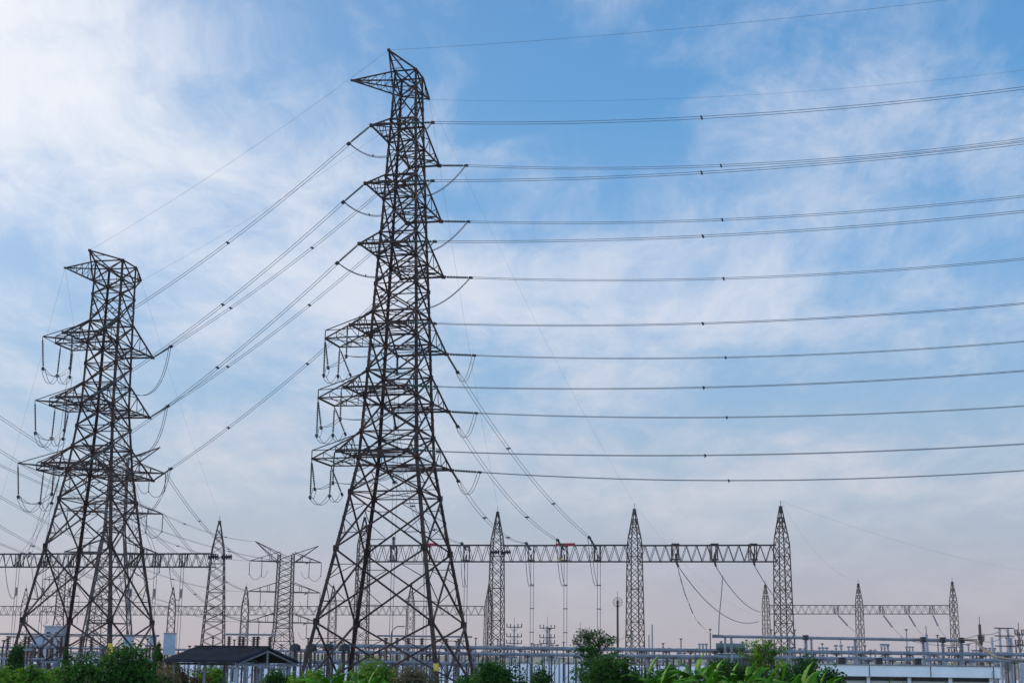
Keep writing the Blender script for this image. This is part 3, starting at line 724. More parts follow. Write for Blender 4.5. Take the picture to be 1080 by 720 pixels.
# ------------------------------------------------------------------ distant suspension towers
def suspension_tower(cx, Y, y_top, y_arms, half_top, half_base, y_flare, arm_half, label, ratio=1.0):
    base = at(cx, y_arms[1], Y); base = V((base.x, base.y, 0)); S = Y / FPX
    root = empty('transmission_tower', base, label, 'transmission tower', 'distant pylons'); zt = at(cx, y_top, Y).z; zf = at(cx, y_flare, Y).z
    wt, wb = half_top * S * .8, half_base * S * .8; prof = [(0, wb), (zf, wt * 1.05), (zt, wt * .9)]; rot = .35; cs, sn = math.cos(rot), math.sin(rot)

    def P(a, b, z): x, y = a, b; return base + V((x * cs - y * sn, x * sn + y * cs, z))
    nf = 3; zs = [zf * k / nf for k in range(nf)] + [zf + (zt - zf) * k / 12 for k in range(13)]; cor = ((-1, -1), (1, -1), (1, 1), (-1, 1))
    for c in range(4):
        mb = MB(); a = cor[c]
        for z0, z1 in zip(zs, zs[1:]): w0, w1 = interp(prof, z0), interp(prof, z1); mb.bar(P(a[0] * w0, a[1] * w0, z0), P(a[0] * w1, a[1] * w1, z1), .27)
        mb.build('leg', GALV, root)
    mb = MB()
    for z0, z1 in zip(zs, zs[1:]):
        w0, w1 = interp(prof, z0), interp(prof, z1)
        for c in range(4):
            a, b = cor[c], cor[(c + 1) % 4]; mb.bar(P(a[0] * w0, a[1] * w0, z0), P(b[0] * w1, b[1] * w1, z1), .14); mb.bar(P(b[0] * w0, b[1] * w0, z0), P(a[0] * w1, a[1] * w1, z1), .14)
    for z0 in zs[1:4]:
        w0 = interp(prof, z0)
        for c in range(4): a, b = cor[c], cor[(c + 1) % 4]; mb.bar(P(a[0] * w0, a[1] * w0, z0), P(b[0] * w0, b[1] * w0, z0), .16)
    for z0, z1 in zip(zs[:3], zs[1:4]):
        w0, w1, wm = interp(prof, z0), interp(prof, z1), interp(prof, (z0 + z1) / 2)
        for c in range(4):
            a, b = cor[c], cor[(c + 1) % 4]; m0 = P(a[0] * w0, a[1] * w0, z0).lerp(P(b[0] * w1, b[1] * w1, z1), .5)
            mb.bar(m0, P(a[0] * wm, a[1] * wm, (z0 + z1) / 2), .1); mb.bar(m0, P(b[0] * wm, b[1] * wm, (z0 + z1) / 2), .1)
            mb.bar(m0, P(a[0] * w0, a[1] * w0, z0).lerp(P(b[0] * w0, b[1] * w0, z0), .5), .1)
    mb.build('bracing', GALV, root)
    ca, sa = math.cos(-.1), math.sin(-.1); tips = []
    for ya in y_arms:
        z = at(cx, ya, Y).z
        for s in (-1, 1):
            mb = MB(); tip = base + V((s * arm_half * S, s * arm_half * S * .25, z)); w = interp(prof, z); h = 2.6
            for q in (-1, 1): r0 = P(s * w, q * w, z); r1 = P(s * w, q * w, z + h); mb.bar(r0, tip, .25); mb.bar(r1, tip, .16); [mb.bar(r0.lerp(tip, f), r1.lerp(tip, f), .12) for f in (.3, .6)]
            t2 = tip.lerp(base + V((0, 0, z)), .34); mb.bar(t2, t2 + V((-s * .5, -3, -.6)), .2)
            arm = mb.build('crossarm', GALV, root)
            for p, o in ((tip, V((0, 0, -3.6))), (t2, V((0, 0, -3.9)))): string_unit(arm, p, p + o, r=.16, yoke=True)
            jb = MB(); jb.tube(sag(tip + V((0, 0, -3.6)), t2 + V((0, 0, -3.9)), 1.4, 8), .06, 4); jb.tube(sag(t2 + V((0, 0, -3.9)), t2.lerp(P(0, 0, z), .3) + V((0, -2, -2.6)), 1.2, 8), .06, 4)
            jb.build('jumper_cable', CABLE, arm); tips.append(tip)
    for s, up in ((-1, 1.0), (1, .6)):
        mb = MB(); tip = base + V((s * arm_half * S * .95, -2 * s, zt + 3.6 * up)); w = interp(prof, zt)
        for q in (-1, 1): mb.bar(P(s * w, q * w, zt), tip, .17); mb.bar(P(s * w, q * w, zt - 2.6), tip, .17); mb.bar(P(s * w, q * w, zt).lerp(tip, .4), P(s * w, q * w, zt - 2.6).lerp(tip, .4), .08)
        mb.build('earth_wire_arm', GALV, root); tips.append(tip)
    return root, tips


T3, tips3 = suspension_tower(300, 400, 584, (592, 624, 656), 10, 17, 662, 36, 'small distant pylon with level arms standing beyond the shed roof')
T4, tips4 = suspension_tower(122, 300, 483, (497, 540, 583), 12, 34, 560, 47, 'mid-distance pylon with level arms half hidden behind the three-tier pylon')
T5, tips5 = suspension_tower(64, 560, 604, (611, 628, 645), 5, 11, 650, 18, 'very small far pylon between the left legs of the three-tier pylon')
# lines coming in from the left edge to the distant tower
for k, (y0, tgt, mpx) in enumerate(((434, tips3[6], (110, 482)), (470, tips3[0], (130, 530)), (490, tips3[1], (130, 545)), (520, tips3[2], (130, 567)), (551, tips3[4], (130, 595)), (574, tips3[5], (130, 615)))):
    a = at(-25, y0 - 11, 150 + 6 * k); power_line('power_line', sag(a, tgt, 3.5, 30), f'distant line entering at the left picture edge, {("topmost", "second", "third", "fourth", "fifth", "lowest")[k]} of six', group='power lines from the left edge', spacers=(8, 16, 23), r=.026, gap=.5)
for k in range(3):
    power_line('power_line', sag(tips4[2 * k + 1], tips3[2 * k], 3.0, 20), f'power line between the half-hidden pylon and the small distant one, {("upper", "middle", "lower")[k]} tier', group='power lines between distant pylons', spacers=(7, 14), r=.05, gap=.6)


# ------------------------------------------------------------------ haze
HZ = bpy.data.materials.new('haze'); HZ.use_nodes = True; nt = HZ.node_tree; nt.nodes.remove(nt.nodes['Principled BSDF'])
pv = nt.nodes.new('ShaderNodeVolumePrincipled'); pv.inputs['Color'].default_value = (.86, .90, 1, 1); pv.inputs['Density'].default_value = 0.00005; nt.links.new(pv.outputs[0], nt.nodes['Material Output'].inputs['Volume'])
mb = MB(); mb.box(V((0, 480, -1.3)), 1100, 1080, 78); tag(mb.build('haze', HZ), 'thin pale evening haze in the air', 'haze', kind='stuff')


# ------------------------------------------------------------------ switchyard
def ordn(k):
    t = ('first', 'second', 'third', 'fourth', 'fifth', 'sixth', 'seventh', 'eighth', 'ninth', 'tenth', 'eleventh', 'twelfth')
    return t[k] if k < 12 else f'{k + 1}th'


# long raised pipes
for k, (xa, xb, ya, Y, r, lab) in enumerate(((330, 1100, 683, 176, .22, 'long pale overhead pipe duct along the back of the yard, upper of the pair'), (330, 1100, 689.5, 172, .20, 'long pale pipe duct just under the upper one, running the width of the yard'))):
    root = empty('pipe_duct', at(xa, 690, Y) * 1.0, lab, 'pipe duct'); zc = at(540, ya, Y).z; A = at(xa, ya, Y); B = at(xb, ya, Y); A.z = B.z = zc
    mb = MB(); mb.cyl(A, B, r, 12); n = 38
    for j in range(1, n): p = A.lerp(B, j / n); mb.cyl(p - V((.12, 0, 0)), p + V((.12, 0, 0)), r * 1.25, 12)
    mb.build('duct', GALVL, root, smooth=False)
    for j in range(0, 30):
        p = A.lerp(B, (j + .5 + .3 * k) / 30); q = MB(); q.bar(p - V((0, 0, r)), V((p.x, p.y, 0)), .16); q.box(V((p.x, p.y, zc - r - .14)), .7, .5, .12); q.build('support_post', GALV, root)

# raised busbar on the right
root = empty('busbar', at(757, 671, 168), 'raised tubular busbar on thick posts at the right, above the white building', 'busbar')
A = at(752, 670.5, 166); B = at(1014, 675, 150); mb = MB(); mb.cyl(A, B, .17, 10); mb.bar(A, A + (B - A).normalized() * 1.2, .5, .35); mb.build('tube', GALVL, root)
for px in (766, 773, 838, 856, 862, 908, 977, 996, 1015):
    f = (px - 752) / (1014 - 752); p = A.lerp(B, min(f, 1)); dk = px in (856, 977, 996, 1015)
    q = MB(); q.cyl(V((p.x, p.y, 0)), p - V((0, 0, 2.0)), .2, 8); q.insul(p - V((0, 0, 2.0)), p - V((0, 0, .1)), .24 if dk else .17, 8, .2); pr = q.build('post_insulator', GPORC, root)
    if dk: q = MB(); q.cyl(p - V((0, 0, .25)), p + V((0, 0, .3)), .33, 10); q.build('cap', DARK, pr)
mb = MB()
for o in (0, .35, .7): mb.tube([B + V((0, o, .1)), at(1028, 674 + o * 2, 147), at(1038, 684 + o * 3, 144), at(1052, 692 + o * 2, 141), at(1066, 695, 138), at(1090, 697, 134)], .09, 6)
tag(mb.build('cable_bundle', DARK), 'three black cables drooping right from the last capped busbar post', 'cables')


def post(px, y0, y1, Y, kind, label, group, w=.16, M=PORC):
    """switchyard pillar: steel stand, insulator, head"""
    p = at(px, y0, Y); q = at(px, y1, Y); top = V((p.x, p.y, p.z)); mid = V((p.x, p.y, q.z))
    root = empty(kind, V((p.x, p.y, 0)), label, kind.replace('_', ' '), group)
    mb = MB(); mb.bar(V((p.x, p.y, 0)), mid, .28); mb.box(V((p.x, p.y, max(q.z - .15, 0))), .6, .6, .15); mb.build('stand', GALV, root)
    mb = MB(); mb.insul(mid, top, w, 8, .22); mb.build('insulator', M, root)
    mb = MB(); mb.box(top, .26, .26, .2); mb.bar(top + V((-.3, 0, .22)), top + V((.3, 0, .22)), .08); mb.build('terminal', DARK, root)
    return root


def disconnector(px, Y, ytop, label, group, n=3, wpx=14, M=PORC):
    """isolator bay: portal frame, rows of post insulators, blades"""
    c = at(px, 690, Y); S = Y / FPX; W = wpx * S; root = empty('disconnector', V((c.x, c.y, 0)), label, 'disconnector', group); zt = at(px, ytop, Y).z; zi = zt - 1.5
    mb = MB()
    for s in (-1, 1):
        for t in (-.5, .5): mb.bar(V((c.x + s * W / 2, c.y + t, 0)), V((c.x + s * W / 2, c.y + t, zi)), .15)
        mb.bar(V((c.x + s * W / 2, c.y - .5, zi * .5)), V((c.x + s * W / 2, c.y + .5, zi)), .08)
    mb.bar(V((c.x - W / 2 - .3, c.y - .5, zi)), V((c.x + W / 2 + .3, c.y - .5, zi)), .22); mb.bar(V((c.x - W / 2 - .3, c.y + .5, zi)), V((c.x + W / 2 + .3, c.y + .5, zi)), .22)
    mb.bar(V((c.x - W / 2, c.y - .5, .5)), V((c.x + W / 2, c.y - .5, zi)), .08); mb.build('frame', GALVL, root)
    for j in range(n):
        x = c.x - W / 2 + W * (j + .5) / n; q = MB(); q.insul(V((x, c.y - .5, zi + .1)), V((x, c.y - .5, zt)), .17, 7, .2); ins = q.build('insulator', M, root)
        q = MB(); q.bar(V((x - W / n * .45, c.y - .5, zt + .1)), V((x + W / n * .4, c.y - .5, zt + .15)), .1); q.box(V((x, c.y - .5, zt)), .35, .35, .25); q.build('blade', GALVL, ins)
    return root


rnd = random.Random(3)
k = 0
for px in list(range(505, 640, 19)) + list(range(672, 1080, 24)):
    post(px + rnd.uniform(-6, 6), rnd.uniform(664, 682), rnd.uniform(690, 694), 225 + rnd.random() * 12, 'bus_support', f'slim post insulator beyond the pipe ducts, {ordn(k)} from the left', 'slim post insulators beyond the pipes', M=rnd.choice((GPORC, GPORC, PORC)), w=.13); k += 1
k = 0
for px in range(-2, 520, 23):
    post(px + rnd.uniform(-6, 6), rnd.uniform(672, 686), rnd.uniform(691, 696), 192 + rnd.random() * 12, 'bus_support', f'slim post insulator in the left yard, {ordn(k)} from the picture edge', 'slim post insulators in the left yard', M=rnd.choice((GPORC, DARK, PORC)), w=.15); k += 1
for (xa, xb, y, Y, M_, lab) in ((-10, 330, 682, 186, GALVL, 'pale tubular rail crossing the left yard behind the shed, upper one'), (-10, 500, 694, 160, GALVL, 'pale low tubular rail crossing the left yard close to the shrubs'), (330, 520, 697, 158, GALVL, 'low rail between the legs of the tallest pylon'), (676, 800, 693, 185, GALVL, 'thin rail on short posts behind the left banana plants')):
    A = at(xa, y, Y); B = at(xb, y, Y); B.z = A.z; root = empty('low_busbar', V((A.x, A.y, 0)), lab, 'busbar'); mb = MB(); mb.cyl(A, B, .13, 8); mb.build('rail', M_, root); n = int((xb - xa) / 11)
    for j in range(n):
        p = A.lerp(B, (j + .5) / n); q = MB(); q.insul(p - V((0, 0, 1.2)), p, .16, 7, .2); ins = q.build('insulator', PORC if j % 3 else GPORC, root); q = MB(); q.bar(V((p.x, p.y, 0)), p - V((0, 0, 1.2)), .16); q.build('stand', GALVL, ins)
k = 0
for px in range(6, 520, 12):
    if 172 < px < 236: continue
    Y = rnd.choice((156, 170, 185)) + rnd.random() * 6
    disconnector(px + rnd.uniform(-4, 4), Y, rnd.uniform(681, 692), f'switchgear bay left of the yard, {ordn(k)} from the picture edge', 'switchgear bays, left side', n=rnd.choice((2, 3)), wpx=rnd.uniform(9, 15), M=rnd.choice((PORC, GPORC, DARK))); k += 1
k = 0
for px in list(range(528, 625, 12)) + list(range(676, 1078, 13)):
    Y = rnd.choice((190, 205, 220)) + rnd.random() * 6
    disconnector(px + rnd.uniform(-4, 4), Y, rnd.uniform(680, 690), f'switchgear bay behind the pipes right of the tallest pylon, {ordn(k)} from the left', 'switchgear bays, right side', n=rnd.choice((2, 3)), wpx=rnd.uniform(9, 14), M=rnd.choice((GPORC, GPORC, PORC))); k += 1

# high rail with dark hanging poles, left and beside the shed
for (xa, xb, y, Y, xs, lab) in ((-4, 168, 668, 172, (9, 27, 31, 36, 45, 55, 65, 72, 86, 97), 'high rail on dark brown insulators across the left side of the yard'),
                                (238, 292, 668.5, 176, (242, 253, 257, 268, 272, 285), 'short high rail on dark insulators rising behind the shed roof'),
                                (398, 498, 670, 180, (407, 419, 431, 445, 458, 471, 484), 'high rail on dark insulators inside the legs of the tallest pylon')):
    root = empty('high_busbar', V((at(xa, y, Y).x, Y, 0)), lab, 'busbar'); mb = MB(); A = at(xa, y, Y); B = at(xb, y + (xb - xa) * .012, Y); mb.bar(A, B, .14, .22); mb.build('rail', GALVL, root)
    for px in xs:
        p = A.lerp(B, (px - xa) / (xb - xa)); q = MB(); q.insul(p - V((0, 0, 3.0)), p - V((0, 0, .15)), .30, 8, .25); ins = q.build('insulator', PORC, root); q = MB(); q.bar(V((p.x, p.y, 0)), p - V((0, 0, 3.0)), .2); q.build('stand', GALV, ins)
# pale tanks and cabinets
for k, (px, ya, yb, w, Y, lab) in enumerate(((39.5, 671, 680, 10, 168, 'pale blue raised cabinet between the left legs of the three-tier pylon'), (135, 671, 681, 10.5, 168, 'pale blue raised cabinet right of the yellow-marked leg'),
                                             (178, 668, 690, 12, 175, 'tall pale blue-grey cabinet standing left of the shed roof'), (161, 670, 681, 7, 172, 'narrow grey cabinet beside the right leg of the three-tier pylon'))):
    p = at(px, yb, Y); q = at(px, ya, Y); W = w * Y / FPX; root = empty('cabinet', V((p.x, p.y, 0)), lab, 'cabinet')
    mb = MB(); mb.box(p, W, W * .8, q.z - p.z, .2); mb.build('housing', PBLUE, root)
    mb = MB(); mb.box(V((p.x, p.y, q.z + .003)), W * 1.08, W * .9, .1, .2); mb.build('lid', GALVL, root)
    mb = MB(); [mb.bar(V((p.x + sx * W * .35, p.y, 0)), V((p.x + sx * W * .35, p.y, p.z - .003)), .15) for sx in (-1, 1)]; mb.build('stand', GALV, root)
# black round-topped drums near the shed
for k, px in enumerate((311, 328, 346, 363)):
    p = at(px, 686, 150); root = empty('reactor_drum', V((p.x, p.y, 0)), f'black drum between the shed and the tallest pylon, {ordn(k)} from the shed', 'drum', 'black drums beside the shed')
    mb = MB(); mb.cyl(p, p + V((0, 0, .55)), .62, 14, .55); mb.cyl(p + V((0, 0, .55)), p + V((0, 0, .75)), .55, 14, .2); mb.build('drum', DARK, root)
    mb = MB(); mb.bar(V((p.x, p.y, 0)), p, .25); mb.build('stand', GALV, root)
# transformer
p = at(772, 690, 175); root = empty('transformer', V((p.x, p.y, 0)), 'grey transformer with a round conservator tank behind the banana plants', 'transformer')
mb = MB(); zt = at(800, 689, 175).z; mb.box(V((p.x, p.y, 0)), 3.8, 3, zt); [mb.box(V((p.x - 1.7 + .42 * j, p.y - 1.75, .6)), .35, .5, zt - 1.2) for j in range(9)]; mb.build('tank', TRANSF, root)
mb = MB(); c = at(770, 681.5, 175); mb.cyl(V((c.x - 1.7, p.y - .3, c.z)), V((c.x + 1.7, p.y - .3, c.z)), .40, 16); mb.build('conservator', TRANSF, root)
for j in range(3): mb = MB(); x = p.x - 1.2 + 1.3 * j; mb.insul(V((x, p.y + .6, zt)), V((x, p.y + .6, zt + 1.5)), .2); mb.build('bushing', PORC, root)

# white building with shutters, tanks on the roof
BY = 122
A = at(868, 700.5, BY); B = at(1046, 702.5, BY); zt = (A.z + B.z) / 2
bx = (A.x + B.x) / 2; W = B.x - A.x
root = empty('garage_building', V((bx, BY, 0)), 'low flat white building with cream shutters at the lower right', 'building')
mb = MB(); mb.box(V((bx, BY + 3, 0)), W, 6, zt - .9); mb.build('wall', WHITE, root)
mb = MB(); mb.box(V((bx, BY + 2.8, zt - .9)), W + .8, 7.2, .9); rfp = mb.build('roof', WHITE, root)
for j in range(4):
    x0 = A.x + .45 + j * (W - .3) / 4; q = MB(); q.box(V((x0 + 1.5, BY - .06, 0)), 2.95, .12, zt - 1.25); [q.bar(V((x0 + .05, BY - .135, z_)), V((x0 + 2.95, BY - .135, z_)), .03, .05) for z_ in [.2 + .22 * m_ for m_ in range(9)]]; d = q.build('shutter', CREAM, root)
    q = MB(); q.bar(V((x0 + .01, BY - .15, zt - 1.1)), V((x0 + 3.1, BY - .15, zt - 1.1)), .2, .26); q.build('roller_box', DARK, d)
for j in range(5):
    q = MB(); x = A.x + .25 + j * (W - .5) / 4; q.box(V((x, BY - .25, 0)), .28, .28, zt - .9); q.build('pillar', WHITE, root)
for j, f in enumerate((.0, .26, .62, .99)):
    q = MB(); x = A.x + W * f; q.bar(V((x, BY - .83, zt - .88)), V((x, BY - .83, zt - .02)), .05, .05); q.build('panel_joint', DARK, rfp)
q = MB(); q.box(V((bx, BY + 2.8, zt + .003)), W + .95, 7.35, .06); q.build('parapet_cap', GALVL, rfp)
q = MB(); q.cyl(V((B.x - .2, BY - .95, 0)), V((B.x - .2, BY - .95, zt - .3)), .06, 8); q.build('drain_pipe', GALVL, root)
for px in (888, 927, 968):
    p = at(px, 700.5, BY + 3); p.z = zt + .066; r_ = empty('water_tank', p, {888: 'black water tank on the left part of the white building roof', 927: 'black water tank in the middle of the white building roof', 968: 'black water tank nearest the right end of the white building roof'}[px], 'water tank', 'water tanks on the white building')
    q = MB(); q.cyl(p, p + V((0, 0, .5)), .33, 14); q.cyl(p + V((0, 0, .5)), p + V((0, 0, .56)), .35, 14); q.build('tank', DARK, r_); q = MB(); q.cyl(p + V((0, 0, .563)), p + V((0, 0, .66)), .32, 14, .12); q.build('lid', PBLUE, r_)
# low perimeter wall
P0 = at(-60, 700, 238); P1 = at(1040, 700, 231)
mb = MB(); n = 60; mb.bar(V((P0.x, P0.y, 1.35)), V((P1.x, P1.y, 1.35)), .25, 2.7)
for j in range(n + 1): p = P0.lerp(P1, j / n); mb.box(V((p.x, p.y - .15, 0)), .4, .3, 2.85)
tag(mb.build('perimeter_wall', WHITE), 'long low white wall closing the far side of the switchyard', 'wall')
# pale control house far left
p = at(59, 668, 300); root = empty('control_house', V((p.x, p.y, 0)), 'pale square control house far away between the left pylon legs', 'building'); zt = at(59, 661, 300).z
mb = MB(); mb.box(V((p.x, p.y, 0)), 3.6, 4, zt); mb.build('wall', CONC, root); mb = MB(); mb.box(V((p.x, p.y, zt + .003)), 4.0, 4.4, .3); mb.build('roof', CONC, root)
for j in (-1, 1): mb = MB(); mb.box(V((p.x + j * .9, p.y - 2.03, zt - 2)), .8, .08, 1); mb.build('window', DARK, root)


# ------------------------------------------------------------------ poles
def dist_pole(px, ytop, Y, label, arms, M=CONC, w=.28, armw=9, tip=None):
    p = at(px, 690, Y); zt = at(px, ytop, Y).z; S = Y / FPX; root = empty('utility_pole', V((p.x, p.y, 0)), label, 'utility pole')
    mb = MB(); mb.cyl(V((p.x, p.y, 0)), V((p.x, p.y, zt)), w, 8, w * .6); mb.build('pole', M, root)
    for ya in arms:
        z = at(px, ya, Y).z; ar = MB(); W = armw * S; ar.bar(V((p.x - W, p.y - .3, z)), V((p.x + W, p.y - .3, z)), .16)
        ar.bar(V((p.x, p.y - .3, z - .9)), V((p.x - W * .6, p.y - .3, z)), .08); ar.bar(V((p.x, p.y - .3, z - .9)), V((p.x + W * .6, p.y - .3, z)), .08); a = ar.build('crossarm', GALV, root)
        for f in (-1, -.5, .5, 1): q = MB(); q.insul(V((p.x + f * W * .95, p.y - .3, z + .08)), V((p.x + f * W * .95, p.y - .3, z + .75)), .14); q.build('insulator', PORC, a)
    if tip: q = MB(); q.bar(V((p.x, p.y, zt)), V((p.x, p.y, zt + tip)), .07); q.build('lightning_rod', GALV, root)
    return root


dist_pole(542, 659, 300, 'far pole with crossarms between the second gantry column and the first dropper', (661, 671, 678), armw=8, tip=1.6)
dist_pole(577, 660, 300, 'far pole with stacked crossarms just left of the middle dropper', (662, 672, 678), armw=8, tip=2.0, w=.4)
dist_pole(612, 666, 300, 'far pole with crossarms near the leafy tree', (672, 679), armw=7, tip=2.0)
dist_pole(688, 658, 200, 'bare dark pole just right of the third gantry column', (), tip=None, w=.16)
dist_pole(684.5, 669, 195, 'short dark post beside the bare pole', (), w=.14)
dist_pole(1035, 658, 190, 'reddish pole with rod at the far right, left of the frame-shaped pole', (675,), armw=3, tip=1, w=.3, M=PORC)
dist_pole(1076, 666, 190, 'pole with two crossarms touching the right picture edge', (669, 680), armw=5, tip=1.2)
dist_pole(978, 668, 180, 'short post with a pointed top behind the raised busbar', (), tip=1.0, w=.3)
# frame-shaped pole
p = at(1060, 690, 190); root = empty('frame_pole', V((p.x, p.y, 0)), 'frame-shaped double pole with transformer platform at the far right', 'utility pole'); zt = at(1060, 662, 190).z
for dx in (-.55, .55, -1.6, .9): mb = MB(); mb.cyl(V((p.x + dx, p.y, 0)), V((p.x + dx, p.y, zt - (0 if abs(dx) < .6 else 1.2))), .17, 8); mb.build('pole', CONC, root)
for z in (zt, zt - 1.0, zt - 2.3): mb = MB(); mb.bar(V((p.x - 1.3, p.y - .2, z)), V((p.x + 1.3, p.y - .2, z)), .14); mb.build('crossarm', GALV, root)
mb = MB(); mb.cyl(V((p.x, p.y - .6, 3.0)), V((p.x, p.y - .6, 4.0)), .45, 12); mb.build('transformer_can', TRANSF, root)
for k, dz in enumerate((0, -1.0)):
    a = V((p.x, p.y, zt + dz)); b = at(1035, 668, 190); b.z += dz * .9; c = at(950, 672, 196); mb = MB(); mb.tube(sag(at(1120, 690, 180), a, 1.2, 10) + sag(a, b, .4, 6)[1:] + sag(b, c, .8, 10)[1:], .035, 4)
    tag(mb.build('distribution_wire', CABLE), ('upper' if k == 0 else 'lower') + ' distribution wire strung between the poles at the far right', 'wire')
# camera / siren mast
p = at(651.5, 690, 190); root = empty('siren_mast', V((p.x, p.y, 0)), 'slim mast with a round fan-like head between leafy tree and gantry column', 'mast'); zt = at(651.5, 633, 190).z
mb = MB(); mb.cyl(V((p.x, p.y, 0)), V((p.x, p.y, zt)), .17, 8, .13); mb.build('pole', GALV, root); mb = MB()
for k in range(10): t = k * math.pi / 5; mb.bar(V((p.x, p.y - .2, zt - .2)), V((p.x + math.cos(t) * .62, p.y - .2, zt - .2 + math.sin(t) * .62)), .05); t2 = t + math.pi / 5; mb.bar(V((p.x + math.cos(t) * .62, p.y - .2, zt - .2 + math.sin(t) * .62)), V((p.x + math.cos(t2) * .62, p.y - .2, zt - .2 + math.sin(t2) * .62)), .05)
mb.bar(V((p.x, p.y, zt)), V((p.x, p.y, zt + 1.2)), .05); mb.build('head', GALV, root)
# street lamps
for px, yt, Y, lab in ((412, 660, 210, 'curved street lamp inside the legs of the tallest pylon'), (2, 671, 170, 'curved street lamp at the left picture edge')):
    p = at(px, 690, Y); zt = at(px, yt, Y).z; root = empty('street_lamp', V((p.x, p.y, 0)), lab, 'street lamp'); mb = MB()
    mb.tube([V((p.x, p.y, 0)), V((p.x, p.y, zt - 1.3)), V((p.x + .12, p.y, zt - .7)), V((p.x + .45, p.y, zt - .25)), V((p.x + .9, p.y, zt)), V((p.x + 1.2, p.y, zt))], [.13, .1, .09, .08, .07, .07], 8); mb.build('pole', GALV, root)
    mb = MB(); mb.box(V((p.x + 1.5, p.y, zt - .08)), .8, .3, .16); mb.build('lamp_head', GALVL, root)

# ------------------------------------------------------------------ shed
SD = 82
a = at(250, 697, SD); c = at(172, 693.5, SD + 4.2); b = at(317, 697, SD + 3.6); eh = a.z
ea = V((c.x - a.x, c.y - a.y, 0)); eb = V((b.x - a.x, b.y - a.y, 0))
eb = eb - ea * (eb.dot(ea) / ea.length_squared); a0 = V((a.x, a.y, eh)); c0 = a0 + ea; b0 = a0 + eb; d0 = c0 + eb; rise = V((0, 0, .78))
r0 = a0.lerp(b0, .5) + rise; r1 = c0.lerp(d0, .5) + rise
shed = empty('open_shed', V((a.x, a.y, 0)), 'open-sided shed with a dark pitched sheet roof at the lower left', 'shed')
mb = MB(); th = V((0, 0, .09))


def slab(mb, p, q, r, s, th): i = len(mb.v); mb.v += [p, q, r, s, p - th, q - th, r - th, s - th]; mb.f += [(i, i + 1, i + 2, i + 3), (i + 7, i + 6, i + 5, i + 4), (i, i + 4, i + 5, i + 1), (i + 1, i + 5, i + 6, i + 2), (i + 2, i + 6, i + 7, i + 3), (i + 3, i + 7, i + 4, i)]


slab(mb, a0, r0, r1, c0, th); slab(mb, b0, d0, r1 + V((0, 0, .004)), r0 + V((0, 0, .004)), th)
for j in range(26):
    f = (j + .5) / 26; u = ea * f; mb.bar(a0 + u + V((0, 0, .03)), r0.lerp(r1, f) + V((0, 0, .03)), .06, .05); mb.bar(b0 + u + V((0, 0, .03)), r0.lerp(r1, f) + V((0, 0, .03)), .06, .05)
rf_ = mb.build('roof', ROOF, shed)
mb = MB(); mb.bar(r0 + V((0, 0, .07)), r1 + V((0, 0, .07)), .25, .06); mb.build('ridge_cap', ROOF, rf_)
ins_a = ea.normalized() * .5; ins_b = eb.normalized() * .45
for f in (0, .5, 1):
    for s, base in ((0, a0), (1, b0)):
        p = base + ea.normalized() * (.5 + f * (ea.length - 1)) + (ins_b if s == 0 else -ins_b); mb = MB(); mb.bar(V((p.x, p.y, 0)), V((p.x, p.y, eh + .1)), .14); mb.build('post', PBLUE if f == 0 and s == 0 else GALVL, shed)
mb = MB()
for f in (.02, .5, .98):
    p = a0.lerp(c0, f) - V((0, 0, .2)); q = b0.lerp(d0, f) - V((0, 0, .2)); rr = r0.lerp(r1, f) - V((0, 0, .2)); mb.bar(p, q, .12); mb.bar(p, rr, .1); mb.bar(q, rr, .1); mb.bar(p.lerp(q, .5), rr, .1)
mb.build('truss', GALVL, shed)
mb = MB(); rz = math.atan2(ea.y, ea.x); pc = a0.lerp(b0, .5) + ea * .5; mb.box(V((pc.x, pc.y, 0)), ea.length * .7, eb.length * .6, 1.5, rz); tag(mb.build('stored_crate', DARK), 'dark covered pile standing under the open shed', 'covered pile')


# ------------------------------------------------------------------ vegetation
def leafball(mb, c, rx, ry, rz, n, ls, rg, lobes=9, shell=.55, flat=.0, asp=.5):
    """leaf quads through the volume of an uneven crown"""
    lob = []
    for k in range(lobes):
        t = rg.uniform(0, 6.283); e = rg.uniform(-.3, 1.0); r = rg.uniform(.35, .72)
        lob.append((V((math.cos(t) * r * rx * math.cos(e), math.sin(t) * r * ry * math.cos(e), math.sin(e) * r * rz)), rg.uniform(.32, .58)))
    lob.append((V((0, 0, 0)), .72))
    for k in range(n):
        o, q = rg.choice(lob); d = V((rg.gauss(0, 1), rg.gauss(0, 1), rg.gauss(0, 1))).normalized(); rr = shell + (1 - shell) * rg.random() ** .6
        rr *= 1 + .22 * noise.noise(d * 2.2 + o)
        p = c + o + V((d.x * rx * q * rr, d.y * ry * q * rr, d.z * rz * q * rr))
        if p.z < .05: continue
        nrm = (d + V((rg.gauss(0, .55), rg.gauss(0, .55), rg.gauss(0, .55) + .25))).normalized(); t = nrm.cross(V((rg.gauss(0, 1), rg.gauss(0, 1), rg.gauss(0, 1) - .6))).normalized(); b = nrm.cross(t); s = ls * rg.uniform(.6, 1.35); i = len(mb.v)
        mb.v += [p - t * s, p + b * s * asp, p + t * s - nrm * s * .25, p - b * s * asp]; mb.f.append((i, i + 1, i + 2, i + 3))


